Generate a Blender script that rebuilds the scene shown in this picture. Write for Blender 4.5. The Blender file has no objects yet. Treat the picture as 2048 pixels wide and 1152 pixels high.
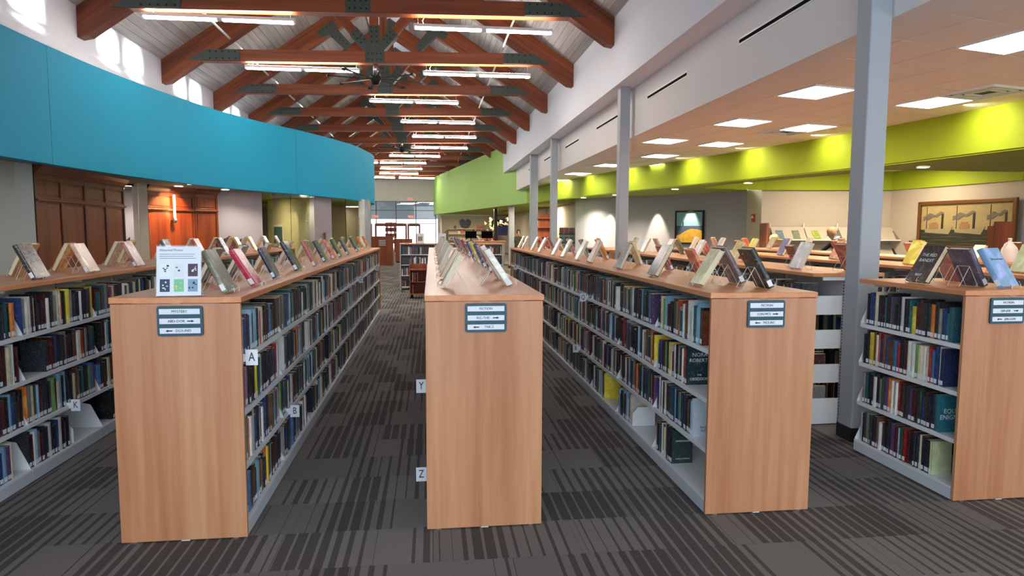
import bpy, math, random
from mathutils import Vector, Matrix
R = random.Random(7)
PI = math.pi
C = bpy.context.scene.collection
sc = bpy.context.scene

# ---------------------------------------------------------------- camera, world, sun, exposure
F_PX = 1321.0; YAW = math.radians(6.998); PIT = math.radians(5.0176); ROLL = math.radians(-0.203); EYE = 1.6
cam_d = bpy.data.cameras.new('camera'); cam = bpy.data.objects.new('camera', cam_d); C.objects.link(cam)
cam_d.sensor_width = 36.0; cam_d.lens = 36.0 * F_PX / 2048.0; cam_d.clip_end = 300; cam_d.clip_start = 0.05
cam.location = (0, 0, EYE)
cam.rotation_mode = 'XYZ'
cam.matrix_world = (Matrix.Translation((0, 0, EYE)) @ Matrix.Rotation(-YAW, 4, 'Z')
                    @ Matrix.Rotation(PI/2 - PIT, 4, 'X') @ Matrix.Rotation(-ROLL, 4, 'Z'))
sc.camera = cam
world = bpy.data.worlds.new('sky'); sc.world = world; world.use_nodes = True
bg = world.node_tree.nodes['Background']; bg.inputs[0].default_value = (0.80, 0.90, 1.0, 1); bg.inputs[1].default_value = 1.5
sun_d = bpy.data.lights.new('sun', 'SUN'); sun_d.energy = 16; sun_d.angle = math.radians(4); sun_d.color = (1, .97, .92)
sun = bpy.data.objects.new('sun', sun_d); C.objects.link(sun)
sun.rotation_euler = Vector((-4.55, 0.0, -3.40)).to_track_quat('-Z', 'Y').to_euler()
sc.view_settings.view_transform = 'Standard'; sc.view_settings.look = 'None'
sc.view_settings.gamma = 1; sc.view_settings.use_curve_mapping = False
sc.view_settings.exposure = 1.22
sc.cycles.use_denoising = True
sc.cycles.max_bounces = 7; sc.cycles.diffuse_bounces = 4; sc.cycles.glossy_bounces = 3; sc.cycles.transmission_bounces = 6
sc.cycles.sample_clamp_indirect = 6
E_PEND = 34.0; E_TROF = 9.0; E_DOWN = 12.0; W_SPOT = 45.0; E_COVE = 10.0

# ---------------------------------------------------------------- helpers
class MB:
    def __init__(s): s.v = []; s.f = []; s.m = []; s.c = []
    def add(s, vs, fs, m=0, col=None):
        b = len(s.v); s.v += [tuple(p) for p in vs]
        for f in fs: s.f.append(tuple(b+i for i in f)); s.m.append(m)
        if col is not None: s.c += [col]*len(vs)
    def box(s, x0, x1, y0, y1, z0, z1, m=0, col=None):
        s.add([(x0,y0,z0),(x1,y0,z0),(x1,y1,z0),(x0,y1,z0),(x0,y0,z1),(x1,y0,z1),(x1,y1,z1),(x0,y1,z1)],
              [(0,3,2,1),(4,5,6,7),(0,1,5,4),(1,2,6,5),(2,3,7,6),(3,0,4,7)], m, col)
    def quad(s, a, b, c, d, m=0): s.add([a,b,c,d], [(0,1,2,3)], m)
    def prism(s, pts, a0, a1, axis='y', m=0):
        # 2-D polygon swept along axis: y -> pts are (x,z); z -> (x,y); x -> (y,z)
        n = len(pts)
        def P(p, a):
            return (p[0], a, p[1]) if axis == 'y' else ((p[0], p[1], a) if axis == 'z' else (a, p[0], p[1]))
        vs = [P(p, a0) for p in pts] + [P(p, a1) for p in pts]
        fs = [tuple(range(n)), tuple(range(2*n-1, n-1, -1))] + [(i, i+n, (i+1) % n + n, (i+1) % n) for i in range(n)]
        s.add(vs, fs, m)
    def tube(s, pts, r, n=6, m=0, cap=True):
        pts = [Vector(p) for p in pts]; rs = r if isinstance(r, (list, tuple)) else [r]*len(pts)
        vs = []; fs = []
        for i, p in enumerate(pts):
            d = (pts[min(i+1, len(pts)-1)] - pts[max(i-1, 0)]).normalized()
            u = d.cross(Vector((0, 0, 1)))
            if u.length < 1e-3: u = d.cross(Vector((1, 0, 0)))
            u.normalize(); w = d.cross(u)
            for k in range(n):
                a = 2*PI*k/n; vs.append(p + (u*math.cos(a) + w*math.sin(a))*rs[i])
        for i in range(len(pts)-1):
            for k in range(n):
                a = i*n+k; b = i*n+(k+1) % n; fs.append((a, b, b+n, a+n))
        if cap: fs.append(tuple(range(n-1, -1, -1))); fs.append(tuple(range(len(vs)-n, len(vs))))
        s.add(vs, fs, m)
    def lathe(s, prof, n=16, c=(0, 0, 0), m=0):
        vs = []; fs = []
        for r, z in prof:
            for k in range(n): a = 2*PI*k/n; vs.append((c[0]+r*math.cos(a), c[1]+r*math.sin(a), c[2]+z))
        for i in range(len(prof)-1):
            for k in range(n):
                a = i*n+k; b = i*n+(k+1) % n; fs.append((a, b, b+n, a+n))
        fs.append(tuple(range(n-1, -1, -1))); fs.append(tuple(range(len(vs)-n, len(vs))))
        s.add(vs, fs, m)
    def wall(s, path, z0, z1, th=0.0, m=0):
        for (a, b) in zip(path[:-1], path[1:]): s.quad((a[0],a[1],z0),(b[0],b[1],z0),(b[0],b[1],z1),(a[0],a[1],z1), m)
    def mesh(s, name, mats, smooth=False):
        me = bpy.data.meshes.new(name); me.from_pydata(s.v, [], s.f)
        for m in mats: me.materials.append(m)
        if len(mats) > 1: me.polygons.foreach_set('material_index', s.m)
        if smooth: me.polygons.foreach_set('use_smooth', [True]*len(s.f))
        if s.c:
            at = me.color_attributes.new('Col', 'FLOAT_COLOR', 'POINT')
            at.data.foreach_set('color', [q for c in s.c for q in (c[0], c[1], c[2], 1)])
        me.update(); return me
    def build(s, name, mats, parent=None, smooth=False, loc=None):
        if not isinstance(mats, (list, tuple)): mats = [mats]
        o = bpy.data.objects.new(name, s.mesh(name, mats, smooth)); C.objects.link(o)
        if parent: o.parent = parent
        if loc: o.location = loc
        return o
def inst(name, me, parent=None, loc=(0,0,0), rot=(0,0,0), scale=None):
    o = bpy.data.objects.new(name, me); C.objects.link(o); o.location = loc; o.rotation_euler = rot
    if scale: o.scale = scale
    if parent: o.parent = parent
    return o
def tag(o, label, cat, group=None, kind=None):
    if label: o['label'] = label
    if cat: o['category'] = cat
    if group: o['group'] = group
    if kind: o['kind'] = kind
    return o
def thing(name, label, cat, loc=(0,0,0), rz=0, group=None):
    o = bpy.data.objects.new(name, None); C.objects.link(o); o.empty_display_size = .1
    o.location = loc; o.rotation_euler = (0, 0, rz); return tag(o, label, cat, group)
def structure(o, label=None, cat=None):
    o['kind'] = 'structure'
    if label: o['label'] = label
    if cat: o['category'] = cat
    return o
def bevel(o, w=.003, seg=2):
    b = o.modifiers.new('bevel', 'BEVEL'); b.width = w; b.segments = seg; b.limit_method = 'ANGLE'; return o
def box_obj(name, mats, parent, *a, **k):
    m = MB(); m.box(*a); return m.build(name, mats, parent, **k)
def text(body, size, mat_, parent, loc, rot, name='lettering', align='CENTER', ext=.0006, sx=1.0):
    cu = bpy.data.curves.new(name, 'FONT'); cu.body = body; cu.size = size; cu.extrude = ext
    cu.align_x = align; cu.align_y = 'CENTER'; cu.resolution_u = 2
    t = bpy.data.objects.new('t', cu); C.objects.link(t)
    dg = bpy.context.evaluated_depsgraph_get(); me = bpy.data.meshes.new_from_object(t.evaluated_get(dg))
    bpy.data.objects.remove(t); bpy.data.curves.remove(cu)
    me.materials.clear(); me.materials.append(mat_)
    o = inst(name, me, parent, loc, rot, (sx, 1, 1)); return o
ORD = ['zeroth','first','second','third','fourth','fifth','sixth','seventh','eighth','ninth','tenth','eleventh','twelfth','thirteenth','fourteenth','fifteenth','sixteenth','seventeenth','eighteenth','nineteenth','twentieth']
def nth(n):
    if n <= 20: return ORD[n]
    return '%d%s' % (n, 'th' if 10 <= n % 100 <= 20 else {1:'st',2:'nd',3:'rd'}.get(n % 10, 'th'))

# ---------------------------------------------------------------- materials
def srgb(r, g, b):
    f = lambda c: (c/255/12.92) if c/255 <= .04045 else ((c/255+.055)/1.055)**2.4
    return (f(r), f(g), f(b), 1)
def new_mat(name):
    m = bpy.data.materials.new(name); m.use_nodes = True; nt = m.node_tree
    return m, nt, nt.nodes['Principled BSDF']
def N(nt, t, **k):
    n = nt.nodes.new(t)
    for a, b in k.items():
        if a.startswith('_'): setattr(n, a[1:], b)
        else: n.inputs[a.replace('__', ' ')].default_value = b
    return n
def plain(name, col, rough=.6, metal=0, noise=0.0, bump=0.0, scale=30, spec=.5, emit=None, es=0, alpha=None):
    m, nt, p = new_mat(name)
    p.inputs['Roughness'].default_value = rough; p.inputs['Metallic'].default_value = metal
    p.inputs['Specular IOR Level'].default_value = spec; p.inputs['Base Color'].default_value = col
    if noise or bump:
        tc = N(nt, 'ShaderNodeTexCoord'); n = N(nt, 'ShaderNodeTexNoise', Scale=scale, Detail=3.0)
        nt.links.new(tc.outputs['Object'], n.inputs['Vector'])
        if noise:
            mx = N(nt, 'ShaderNodeMix', _data_type='RGBA'); mx.inputs[6].default_value = [c*(1-noise) for c in col[:3]]+[1]
            mx.inputs[7].default_value = [min(1, c*(1+noise)) for c in col[:3]]+[1]
            nt.links.new(n.outputs['Fac'], mx.inputs[0]); nt.links.new(mx.outputs[2], p.inputs['Base Color'])
        if bump:
            b = N(nt, 'ShaderNodeBump', Strength=bump, Distance=.002)
            nt.links.new(n.outputs['Fac'], b.inputs['Height']); nt.links.new(b.outputs[0], p.inputs['Normal'])
    if emit: p.inputs['Emission Color'].default_value = emit; p.inputs['Emission Strength'].default_value = es
    return m
def wood(name, c1, c2, axis='z', rough=.42, fine=1.0, var=.0):
    m, nt, p = new_mat(name); tc = N(nt, 'ShaderNodeTexCoord')
    sc_ = {'x': (1.0, 22, 22), 'y': (22, 1.0, 22), 'z': (22, 22, 1.0)}[axis]
    mp = N(nt, 'ShaderNodeMapping'); mp.inputs['Scale'].default_value = [q*fine for q in sc_]
    oi = N(nt, 'ShaderNodeObjectInfo'); ad = N(nt, 'ShaderNodeVectorMath', _operation='ADD')
    cb = N(nt, 'ShaderNodeCombineXYZ')
    ml = N(nt, 'ShaderNodeMath', _operation='MULTIPLY'); ml.inputs[1].default_value = 50
    nt.links.new(oi.outputs['Random'], ml.inputs[0])
    for i in range(3): nt.links.new(ml.outputs[0], cb.inputs[i])
    nt.links.new(tc.outputs['Object'], mp.inputs['Vector']); nt.links.new(mp.outputs[0], ad.inputs[0]); nt.links.new(cb.outputs[0], ad.inputs[1])
    n1 = N(nt, 'ShaderNodeTexNoise', Scale=1.0, Detail=6.0, Roughness=.6, Distortion=.4); nt.links.new(ad.outputs[0], n1.inputs['Vector'])
    n2 = N(nt, 'ShaderNodeTexNoise', Scale=.28, Detail=2.0); nt.links.new(ad.outputs[0], n2.inputs['Vector'])
    av = N(nt, 'ShaderNodeMath', _operation='ADD'); nt.links.new(n1.outputs['Fac'], av.inputs[0]); nt.links.new(n2.outputs['Fac'], av.inputs[1])
    hf = N(nt, 'ShaderNodeMapRange'); hf.inputs['From Min'].default_value = .72; hf.inputs['From Max'].default_value = 1.28
    nt.links.new(av.outputs[0], hf.inputs['Value'])
    mx = N(nt, 'ShaderNodeMix', _data_type='RGBA'); mx.inputs[6].default_value = c1; mx.inputs[7].default_value = c2
    nt.links.new(hf.outputs[0], mx.inputs[0])
    out = mx.outputs[2]
    if var:
        hs = N(nt, 'ShaderNodeHueSaturation'); mr = N(nt, 'ShaderNodeMapRange'); mr.inputs['To Min'].default_value = 1-var; mr.inputs['To Max'].default_value = 1+var
        nt.links.new(oi.outputs['Random'], mr.inputs['Value']); nt.links.new(mr.outputs[0], hs.inputs['Value']); nt.links.new(out, hs.inputs['Color']); out = hs.outputs[0]
    nt.links.new(out, p.inputs['Base Color']); p.inputs['Roughness'].default_value = rough
    return m

M = {}
M['panel'] = wood('maple laminate upright', srgb(178,116,78), srgb(206,150,110), 'z', .38)
M['counter'] = wood('maple laminate top', srgb(206,130,82), srgb(228,158,108), 'y', .40)
M['beam'] = wood('glulam beam', srgb(98,44,20), srgb(156,78,38), 'x', .5, 1.0, .12)
M['beam_v'] = wood('glulam post', srgb(98,44,20), srgb(156,78,38), 'z', .5, 1.0, .12)
M['cherry'] = wood('cherry wall panelling', srgb(92,36,13), srgb(132,62,26), 'z', .4)
M['cherry_d'] = wood('cherry moulding', srgb(82,34,16), srgb(112,52,26), 'z', .38)
M['redwood'] = wood('red brown cabinet wood', srgb(122,54,26), srgb(160,84,44), 'z', .45)
M['plank'] = wood('pickled grey deck', srgb(150,146,146), srgb(190,186,186), 'y', .55, .6, .13)
M['steelplate'] = plain('green grey steel plate', srgb(74,82,76), .55, .3, .08, 0, 40)
M['bolt'] = plain('black bolt', srgb(26,26,26), .4, .6)
M['shelf'] = plain('grey white shelf enamel', srgb(230,233,237), .38, 0, .02)
M['kick'] = plain('pale grey kick plate', srgb(204,212,220), .35)
M['wallwhite'] = plain('white wall paint', srgb(234,236,246), .85, 0, .02, .1, 60)
M['bulk'] = plain('bulkhead paint', srgb(232,228,228), .85, 0, .02, .1, 60)
M['colgrey'] = plain('grey column enamel', srgb(166,172,180), .6, 0, .02, .08, 80)
M['base_black'] = plain('black rubber base', srgb(28,28,30), .5)
M['teal'] = plain('teal fascia paint', srgb(0,156,196), .75, 0, .03, .15, 120)
M['lime'] = plain('lime green paint', srgb(158,178,24), .75, 0, .03, .15, 120)
M['leaf'] = plain('soft green paint', srgb(168,210,112), .75, 0, .03, .15, 120)
M['greywall'] = plain('slate grey wall paint', srgb(152,150,158), .85, 0, .02, .1, 60)
M['beige'] = plain('beige wall paint', srgb(188,178,164), .85, 0, .02, .1, 60)
M['palewall'] = plain('pale green grey wall', srgb(176,184,182), .85, 0, .02, .1, 60)
M['mauve'] = plain('mauve grey wall', srgb(160,154,162), .85, 0, .02, .1, 60)
M['olive'] = plain('olive room wall', srgb(170,158,120), .85, 0, .02)
M['tile'] = plain('mineral ceiling tile', srgb(232,226,220), .9, 0, .03, .4, 150)
M['tbar'] = plain('ceiling grid white', srgb(225,222,218), .5)
M['soffit'] = plain('dark soffit', srgb(120,124,124), .8)
M['soffit_bounce'] = plain('green bounce soffit', srgb(140,150,60), .8)  # olive stands for green light bounced off the band, put into the colour
M['white'] = plain('white enamel', srgb(232,232,232), .4)
M['chrome'] = plain('brushed steel', srgb(190,190,192), .25, .9)
M['darkmetal'] = plain('dark bronze metal', srgb(44,40,38), .4, .7)
M['tube'] = plain('fluorescent lens', (1,1,1,1), .5, emit=(1,.95,.86,1), es=E_PEND)
M['troffer'] = plain('troffer lens', (1,1,1,1), .5, emit=(1,.90,.76,1), es=E_TROF)
M['downl'] = plain('downlight lens', (1,1,1,1), .5, emit=(1,.9,.74,1), es=E_DOWN)
M['sconce'] = plain('sconce tube', (1,1,1,1), .5, emit=(1,.62,.26,1), es=9)
M['pages'] = plain('book pages', srgb(226,212,182), .9, 0, .05, .3, 200)
M['sticker'] = plain('white spine label', srgb(232,236,240), .35)
M['paper'] = plain('white card', srgb(226,232,240), .5)
M['ink'] = plain('black ink', srgb(28,30,34), .6)
M['greyink'] = plain('grey ink', srgb(120,124,134), .6)
M['signteal'] = plain('dark teal sign board', srgb(30,74,92), .4)
M['wire'] = plain('bright wire', srgb(222,214,206), .3, .15)
M['black'] = plain('black', srgb(6,6,7), .9, spec=.1)
M['exitred'] = plain('exit sign red', srgb(200,40,30), .5, emit=srgb(240,50,40), es=1.2)
M['alarm'] = plain('fire alarm red', srgb(190,24,24), .35)
M['mull'] = plain('bronze grey mullion', srgb(112,104,98), .5)
def glass(name, col, rough=0.0, t=.85):
    m, nt, p = new_mat(name); nt.nodes.remove(p); out = nt.nodes['Material Output']
    tr = N(nt, 'ShaderNodeBsdfTransparent'); tr.inputs[0].default_value = col
    gl = N(nt, 'ShaderNodeBsdfGlossy', Roughness=rough); gl.inputs[0].default_value = (1,1,1,1)
    fr = N(nt, 'ShaderNodeFresnel', IOR=1.5); mx = N(nt, 'ShaderNodeMixShader')
    nt.links.new(fr.outputs[0], mx.inputs[0]); nt.links.new(tr.outputs[0], mx.inputs[1]); nt.links.new(gl.outputs[0], mx.inputs[2])
    nt.links.new(mx.outputs[0], out.inputs[0]); return m
M['glass'] = glass('clear glass', (.93,.97,.95,1))
M['glass_g'] = glass('green tinted glass', (.72,.80,.68,1))
M['glass_b'] = glass('blue grey tinted glass', (.55,.60,.70,1))

# carpet: one material for every tile; each .385 x .77 m cell draws its own stripe widths
TX, TY = .77, .385
def carpet():
    m, nt, p = new_mat('striped carpet tile'); L = nt.links.new
    geo = N(nt, 'ShaderNodeNewGeometry'); sp = N(nt, 'ShaderNodeSeparateXYZ'); L(geo.outputs['Position'], sp.inputs[0])
    def mth(op, a, b=None, cl=False):
        n = N(nt, 'ShaderNodeMath', _operation=op, _use_clamp=cl)
        for i, q in enumerate((a, b)):
            if q is None: continue
            if isinstance(q, (int, float)): n.inputs[i].default_value = q
            else: L(q, n.inputs[i])
        return n.outputs[0]
    x, y = sp.outputs[0], sp.outputs[1]
    row = mth('FLOOR', mth('DIVIDE', y, TY))
    xo = mth('ADD', x, mth('MULTIPLY', mth('MODULO', mth('ABSOLUTE', row), 2), TX/2))
    colm = mth('FLOOR', mth('DIVIDE', xo, TX))
    cb = N(nt, 'ShaderNodeCombineXYZ'); L(colm, cb.inputs[0]); L(row, cb.inputs[1])
    wn = N(nt, 'ShaderNodeTexWhiteNoise', _noise_dimensions='2D'); L(cb.outputs[0], wn.inputs['Vector'])
    # stripe index and offset
    st = mth('DIVIDE', x, TX/12); idx = mth('FLOOR', st); fr = mth('FRACT', st)
    cb2 = N(nt, 'ShaderNodeCombineXYZ'); L(mth('MULTIPLY', idx, .22), cb2.inputs[0]); L(mth('MULTIPLY', wn.outputs['Value'], 60), cb2.inputs[1])
    nz = N(nt, 'ShaderNodeTexNoise', Scale=1.0, Detail=0.0); L(cb2.outputs[0], nz.inputs['Vector'])
    wdt = N(nt, 'ShaderNodeMapRange'); wdt.inputs['From Min'].default_value = .36; wdt.inputs['From Max'].default_value = .66
    wdt.inputs['To Min'].default_value = 0.0; wdt.inputs['To Max'].default_value = .80; L(nz.outputs['Fac'], wdt.inputs['Value'])
    msk = mth('LESS_THAN', mth('ABSOLUTE', mth('SUBTRACT', fr, .5)), mth('MULTIPLY', wdt.outputs[0], .5))
    tc = N(nt, 'ShaderNodeTexNoise', Scale=380.0, Detail=2.0); L(geo.outputs['Position'], tc.inputs['Vector'])
    g = N(nt, 'ShaderNodeMix', _data_type='RGBA'); g.inputs[6].default_value = srgb(92,87,86); g.inputs[7].default_value = srgb(144,137,134); L(tc.outputs['Fac'], g.inputs[0])
    d = N(nt, 'ShaderNodeMix', _data_type='RGBA'); d.inputs[6].default_value = srgb(44,41,41); d.inputs[7].default_value = srgb(106,99,96); L(tc.outputs['Fac'], d.inputs[0])
    mx = N(nt, 'ShaderNodeMix', _data_type='RGBA'); L(msk, mx.inputs[0]); L(g.outputs[2], mx.inputs[6]); L(d.outputs[2], mx.inputs[7])
    hs = N(nt, 'ShaderNodeHueSaturation'); mr = N(nt, 'ShaderNodeMapRange'); mr.inputs['To Min'].default_value = .86; mr.inputs['To Max'].default_value = 1.1
    L(wn.outputs['Value'], mr.inputs['Value']); L(mr.outputs[0], hs.inputs['Value']); L(mx.outputs[2], hs.inputs['Color'])
    L(hs.outputs[0], p.inputs['Base Color']); p.inputs['Roughness'].default_value = .95; p.inputs['Specular IOR Level'].default_value = .2
    b = N(nt, 'ShaderNodeBump', Strength=.35, Distance=.003); L(tc.outputs['Fac'], b.inputs['Height']); L(b.outputs[0], p.inputs['Normal'])
    return m
M['carpet'] = carpet()

# book jackets: base colour from the object colour (single books) or from the colour attribute (joined books)
def jacket(name, src, scale, amount, rough=.28):
    m, nt, p = new_mat(name); L = nt.links.new
    tc = N(nt, 'ShaderNodeTexCoord')
    if src == 'obj': oi = N(nt, 'ShaderNodeObjectInfo'); col = oi.outputs['Color']
    else: at = N(nt, 'ShaderNodeAttribute'); at.attribute_name = 'Col'; col = at.outputs['Color']
    ad = N(nt, 'ShaderNodeVectorMath', _operation='ADD')
    if src == 'obj':
        cb = N(nt, 'ShaderNodeCombineXYZ'); ml = N(nt, 'ShaderNodeMath', _operation='MULTIPLY'); ml.inputs[1].default_value = 90
        L(oi.outputs['Random'], ml.inputs[0]); [L(ml.outputs[0], cb.inputs[i]) for i in range(3)]; L(cb.outputs[0], ad.inputs[1])
    L(tc.outputs['Object'], ad.inputs[0])
    # picture areas: broad cells in a lighter or darker tone of the jacket; lettering-like fine marks
    n1 = N(nt, 'ShaderNodeTexNoise', Scale=scale[0], Detail=3.0, Distortion=.6); L(ad.outputs[0], n1.inputs['Vector'])
    mp = N(nt, 'ShaderNodeMapping'); mp.inputs['Scale'].default_value = scale[1]; L(ad.outputs[0], mp.inputs['Vector'])
    n2 = N(nt, 'ShaderNodeTexNoise', Scale=1.0, Detail=1.0); L(mp.outputs[0], n2.inputs['Vector'])
    r1 = N(nt, 'ShaderNodeMapRange'); r1.inputs['From Min'].default_value = .50; r1.inputs['From Max'].default_value = .66; L(n1.outputs['Fac'], r1.inputs['Value'])
    r2 = N(nt, 'ShaderNodeMapRange'); r2.inputs['From Min'].default_value = .60; r2.inputs['From Max'].default_value = .64; L(n2.outputs['Fac'], r2.inputs['Value'])
    r1.inputs['To Max'].default_value = amount[0]; r2.inputs['To Max'].default_value = amount[1]
    hs = N(nt, 'ShaderNodeHueSaturation', Hue=.54, Saturation=.85, Value=1.6); L(col, hs.inputs['Color'])
    m1 = N(nt, 'ShaderNodeMix', _data_type='RGBA'); L(r1.outputs[0], m1.inputs[0]); L(col, m1.inputs[6]); L(hs.outputs[0], m1.inputs[7])
    bw = N(nt, 'ShaderNodeRGBToBW'); L(col, bw.inputs[0]); cmpn = N(nt, 'ShaderNodeMath', _operation='LESS_THAN'); cmpn.inputs[1].default_value = .3; L(bw.outputs[0], cmpn.inputs[0])
    inkm = N(nt, 'ShaderNodeMix', _data_type='RGBA'); L(cmpn.outputs[0], inkm.inputs[0]); inkm.inputs[6].default_value = srgb(40,40,60); inkm.inputs[7].default_value = srgb(225,220,205)
    m2 = N(nt, 'ShaderNodeMix', _data_type='RGBA'); L(r2.outputs[0], m2.inputs[0]); L(m1.outputs[2], m2.inputs[6]); L(inkm.outputs[2], m2.inputs[7])
    L(m2.outputs[2], p.inputs['Base Color']); p.inputs['Roughness'].default_value = rough; return m
M['spine_obj'] = jacket('book jacket single', 'obj', (10, (130, 130, 110)), (.45, .12))
M['spine_att'] = jacket('book jacket joined', 'att', (8, (130, 130, 110)), (.45, .15))
M['cover_obj'] = jacket('display jacket', 'obj', (9, (26, 60, 60)), (.75, .10), .2)

# ---------------------------------------------------------------- floor
XC = -1.1; HW = 4.1; ZW = 5.04; SL = .68; ZR = ZW + SL*HW
fl = MB(); fl.box(-9.2, 13.2, -4, 60, -.2, 0)
floor = structure(fl.build('floor', plain('floor slab', srgb(60,58,58), .9)), 'charcoal striped carpet tile floor')
YE = 60
def tile_mesh(x0, x1, y0, y1, mb):
    g = .0012; mb.box(x0+g, x1-g, y0+g, y1-g, 0, .004)
tmesh_b = MB(); tile_mesh(-TX/2, TX/2, -TY/2, TY/2, tmesh_b); tmesh = tmesh_b.mesh('carpet_tile', [M['carpet']])
allt = []
for r in range(int(-4/TY), int(50/TY)):
    off = (abs(r) % 2)*TX/2
    for c in range(-14, 20):
        cx = c*TX + TX/2 - off; cy = r*TY + TY/2
        if cx < -9 or cx > 13: continue
        allt.append((cx, cy))
def pix(x, y, z):
    z -= EYE; c, s = math.cos(YAW), math.sin(YAW); X = c*x - s*y; Y = s*x + c*y
    cp, sp = math.cos(PIT), math.sin(PIT); D = cp*Y - sp*z; U = sp*Y + cp*z
    if D < .1: return (-9999, -9999, D)
    return (1024 + F_PX*X/D, 576 - F_PX*U/D, D)
RANGE_X = [(-3.11,-2.49),(-1.568,-.951),(-.032,.585),(1.516,2.133),(3.053,3.67)]
def tile_score(t):
    u, v, D = pix(t[0], t[1], 0)
    if D < .5 or u < -120 or u > 2170 or v > 1230: return 0
    if t[1] > 3.6 and any(a < t[0] < b for a, b in RANGE_X): return 0
    if t[1] > 3.5 and t[0] < -2.4 or t[0] > 3.4 and t[1] > 3.3: return 0
    return 1/(D*D)
allt.sort(key=lambda t: -tile_score(t))
for cx, cy in allt[:290]: inst('carpet_tile', tmesh, floor, (cx, cy, 0))
rest = MB()
for cx, cy in allt[290:]: tile_mesh(cx-TX/2, cx+TX/2, cy-TY/2, cy+TY/2, rest)
o = rest.build('carpet_tile', [M['carpet']], floor); o['kind'] = 'stuff'

# ---------------------------------------------------------------- roof, upper walls
YB0, YB1 = -4.0, 48.0
TR_Y = [10.93 + 3.12*k for k in range(-4, 12)]
bk = MB()
for side in (-1, 1):
    a = (XC+side*(HW+.25), ZW-.17+.06); b = (XC+side*.50, ZR-.50*SL+.075)
    bk.prism([a, b, (b[0], b[1]+.1), (a[0], a[1]+.1)], YB0, YB1, 'y')
roof = structure(bk.build('ceiling', [M['ink']]), 'pitched ceiling of pale grey deck boards')
PW = .142; slen = HW*math.sqrt(1+SL*SL); ang = math.atan(SL); npk = int((HW-.50)*math.sqrt(1+SL*SL)/PW)
pm = MB(); pm.prism([(0,0),(PW-.008,0),(PW-.003,.006),(PW-.003,.03),(.003,.03),(.003,.006)], YB0, YB1, 'y')
pme = pm.mesh('plank', [M['plank']])
for side in (-1, 1):
    for k in range(npk):
        d = k*PW + .01
        x = XC + side*(HW - d*math.cos(ang)); z = ZW + d*math.sin(ang)
        o = inst('plank', pme, roof, (x, 0, z + R.uniform(0, .004)), (0, -ang if side < 0 else 0, 0))
        if side > 0: o.rotation_euler = (0, ang, PI); o.location = (x, YB0+YB1, z + R.uniform(0, .004)); o.rotation_mode = 'ZYX'; o.rotation_euler = (0, ang, PI)
# raised ridge monitor with paired clerestory panes on its right (sunny) side
MX = .50; zs0 = ZR-MX*SL+.0; zt_ = 8.42
rid = MB()
rid.box(XC-MX-.06, XC-MX, YB0, YB1, zs0, zt_)
rid.box(XC+MX, XC+MX+.06, YB0, YB1, zs0, 7.80); rid.box(XC+MX, XC+MX+.06, YB0, YB1, 8.24, zt_)
rid.box(XC-MX-.06, XC+MX+.06, YB0, YB1, zt_, zt_+.08)
holes = []
for ty in TR_Y[1:]:
    holes += [(ty+.62, ty+1.10), (ty+1.52, ty+2.05)]
yy = YB0
for h0, h1 in holes + [(YB1, None)]:
    rid.box(XC+MX, XC+MX+.06, yy, h0, 7.80, 8.24); yy = h1
rid.build('ridge_monitor', [M['wallwhite']], roof)
for k, (h0, h1) in enumerate(holes):
    box_obj('clerestory_pane', [M['glass']], roof, XC+MX+.05, XC+MX+.056, h0, h1, 7.80, 8.24)
RT = Matrix.Translation((XC,0,5.0)) @ Matrix.Rotation(math.radians(-1.2), 4, 'Y') @ Matrix.Translation((-XC,0,-5.0)) @ Matrix.Translation((0,0,-.07))
roof.matrix_world = RT
# side walls above the low zones
wl = MB(); wl.box(-5.35, -5.2, YB0, YB1, 4.0, ZW+.25)
structure(wl.build('wall_left', [M['wallwhite']]), 'white upper wall on the left with soft patches of sun')
lt = MB(); lt.prism([(-5.2,4.27),(-5.2,3.9),(-5.08,3.9),(-5.08,4.06),(-5.12,4.16)], YB0, 13.5, 'y')
structure(lt.build('trim_1', [M['wallwhite']]))

wr = MB(); wr.box(3.0, 3.33, YB0, YB1, 3.94, ZW+.25)
structure(wr.build('wall_right', [M['wallwhite']]), 'white upper wall on the right')
bh = MB(); bh.box(3.33, 3.70, YB0, 26.6, 3.14, 4.2)
bulk = structure(bh.build('bulkhead', [M['bulk']]), 'pale grey bulkhead running above the columns')
for (y0, y1) in [(5.35,7.0),(8.45,10.05),(11.65,13.2),(14.8,16.3),(17.9,19.4),(21,22.5)]:
    box_obj('slot_diffuser', [M['white']], bulk, 3.322, 3.332, y0, y1, 3.60, 3.67)
    box_obj('slot_gap', [M['black']], bulk, 3.316, 3.324, y0+.02, y1-.02, 3.617, 3.650)

# ---------------------------------------------------------------- trusses
def truss_meshes():
    d = {}
    T = .10
    for s, nm in ((-1, 'rafter_l'), (1, 'rafter_r')):
        # local frame: along slope, so the grain follows the member
        L_ = HW/math.cos(ang); dep = .42
        m = MB(); m.prism([(0.0, 0), (L_, 0), (L_, -dep), (dep*math.tan(ang), -dep)] if 0 else [(0,0),(L_,0),(L_-.0,-dep),(-dep*SL+.0,-dep),(-dep*SL+.28,-dep)], -T, T, 'y'); d[nm] = m
    return d
rl = HW/math.cos(ang); dep = .42; T = .10
m = MB()
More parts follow.
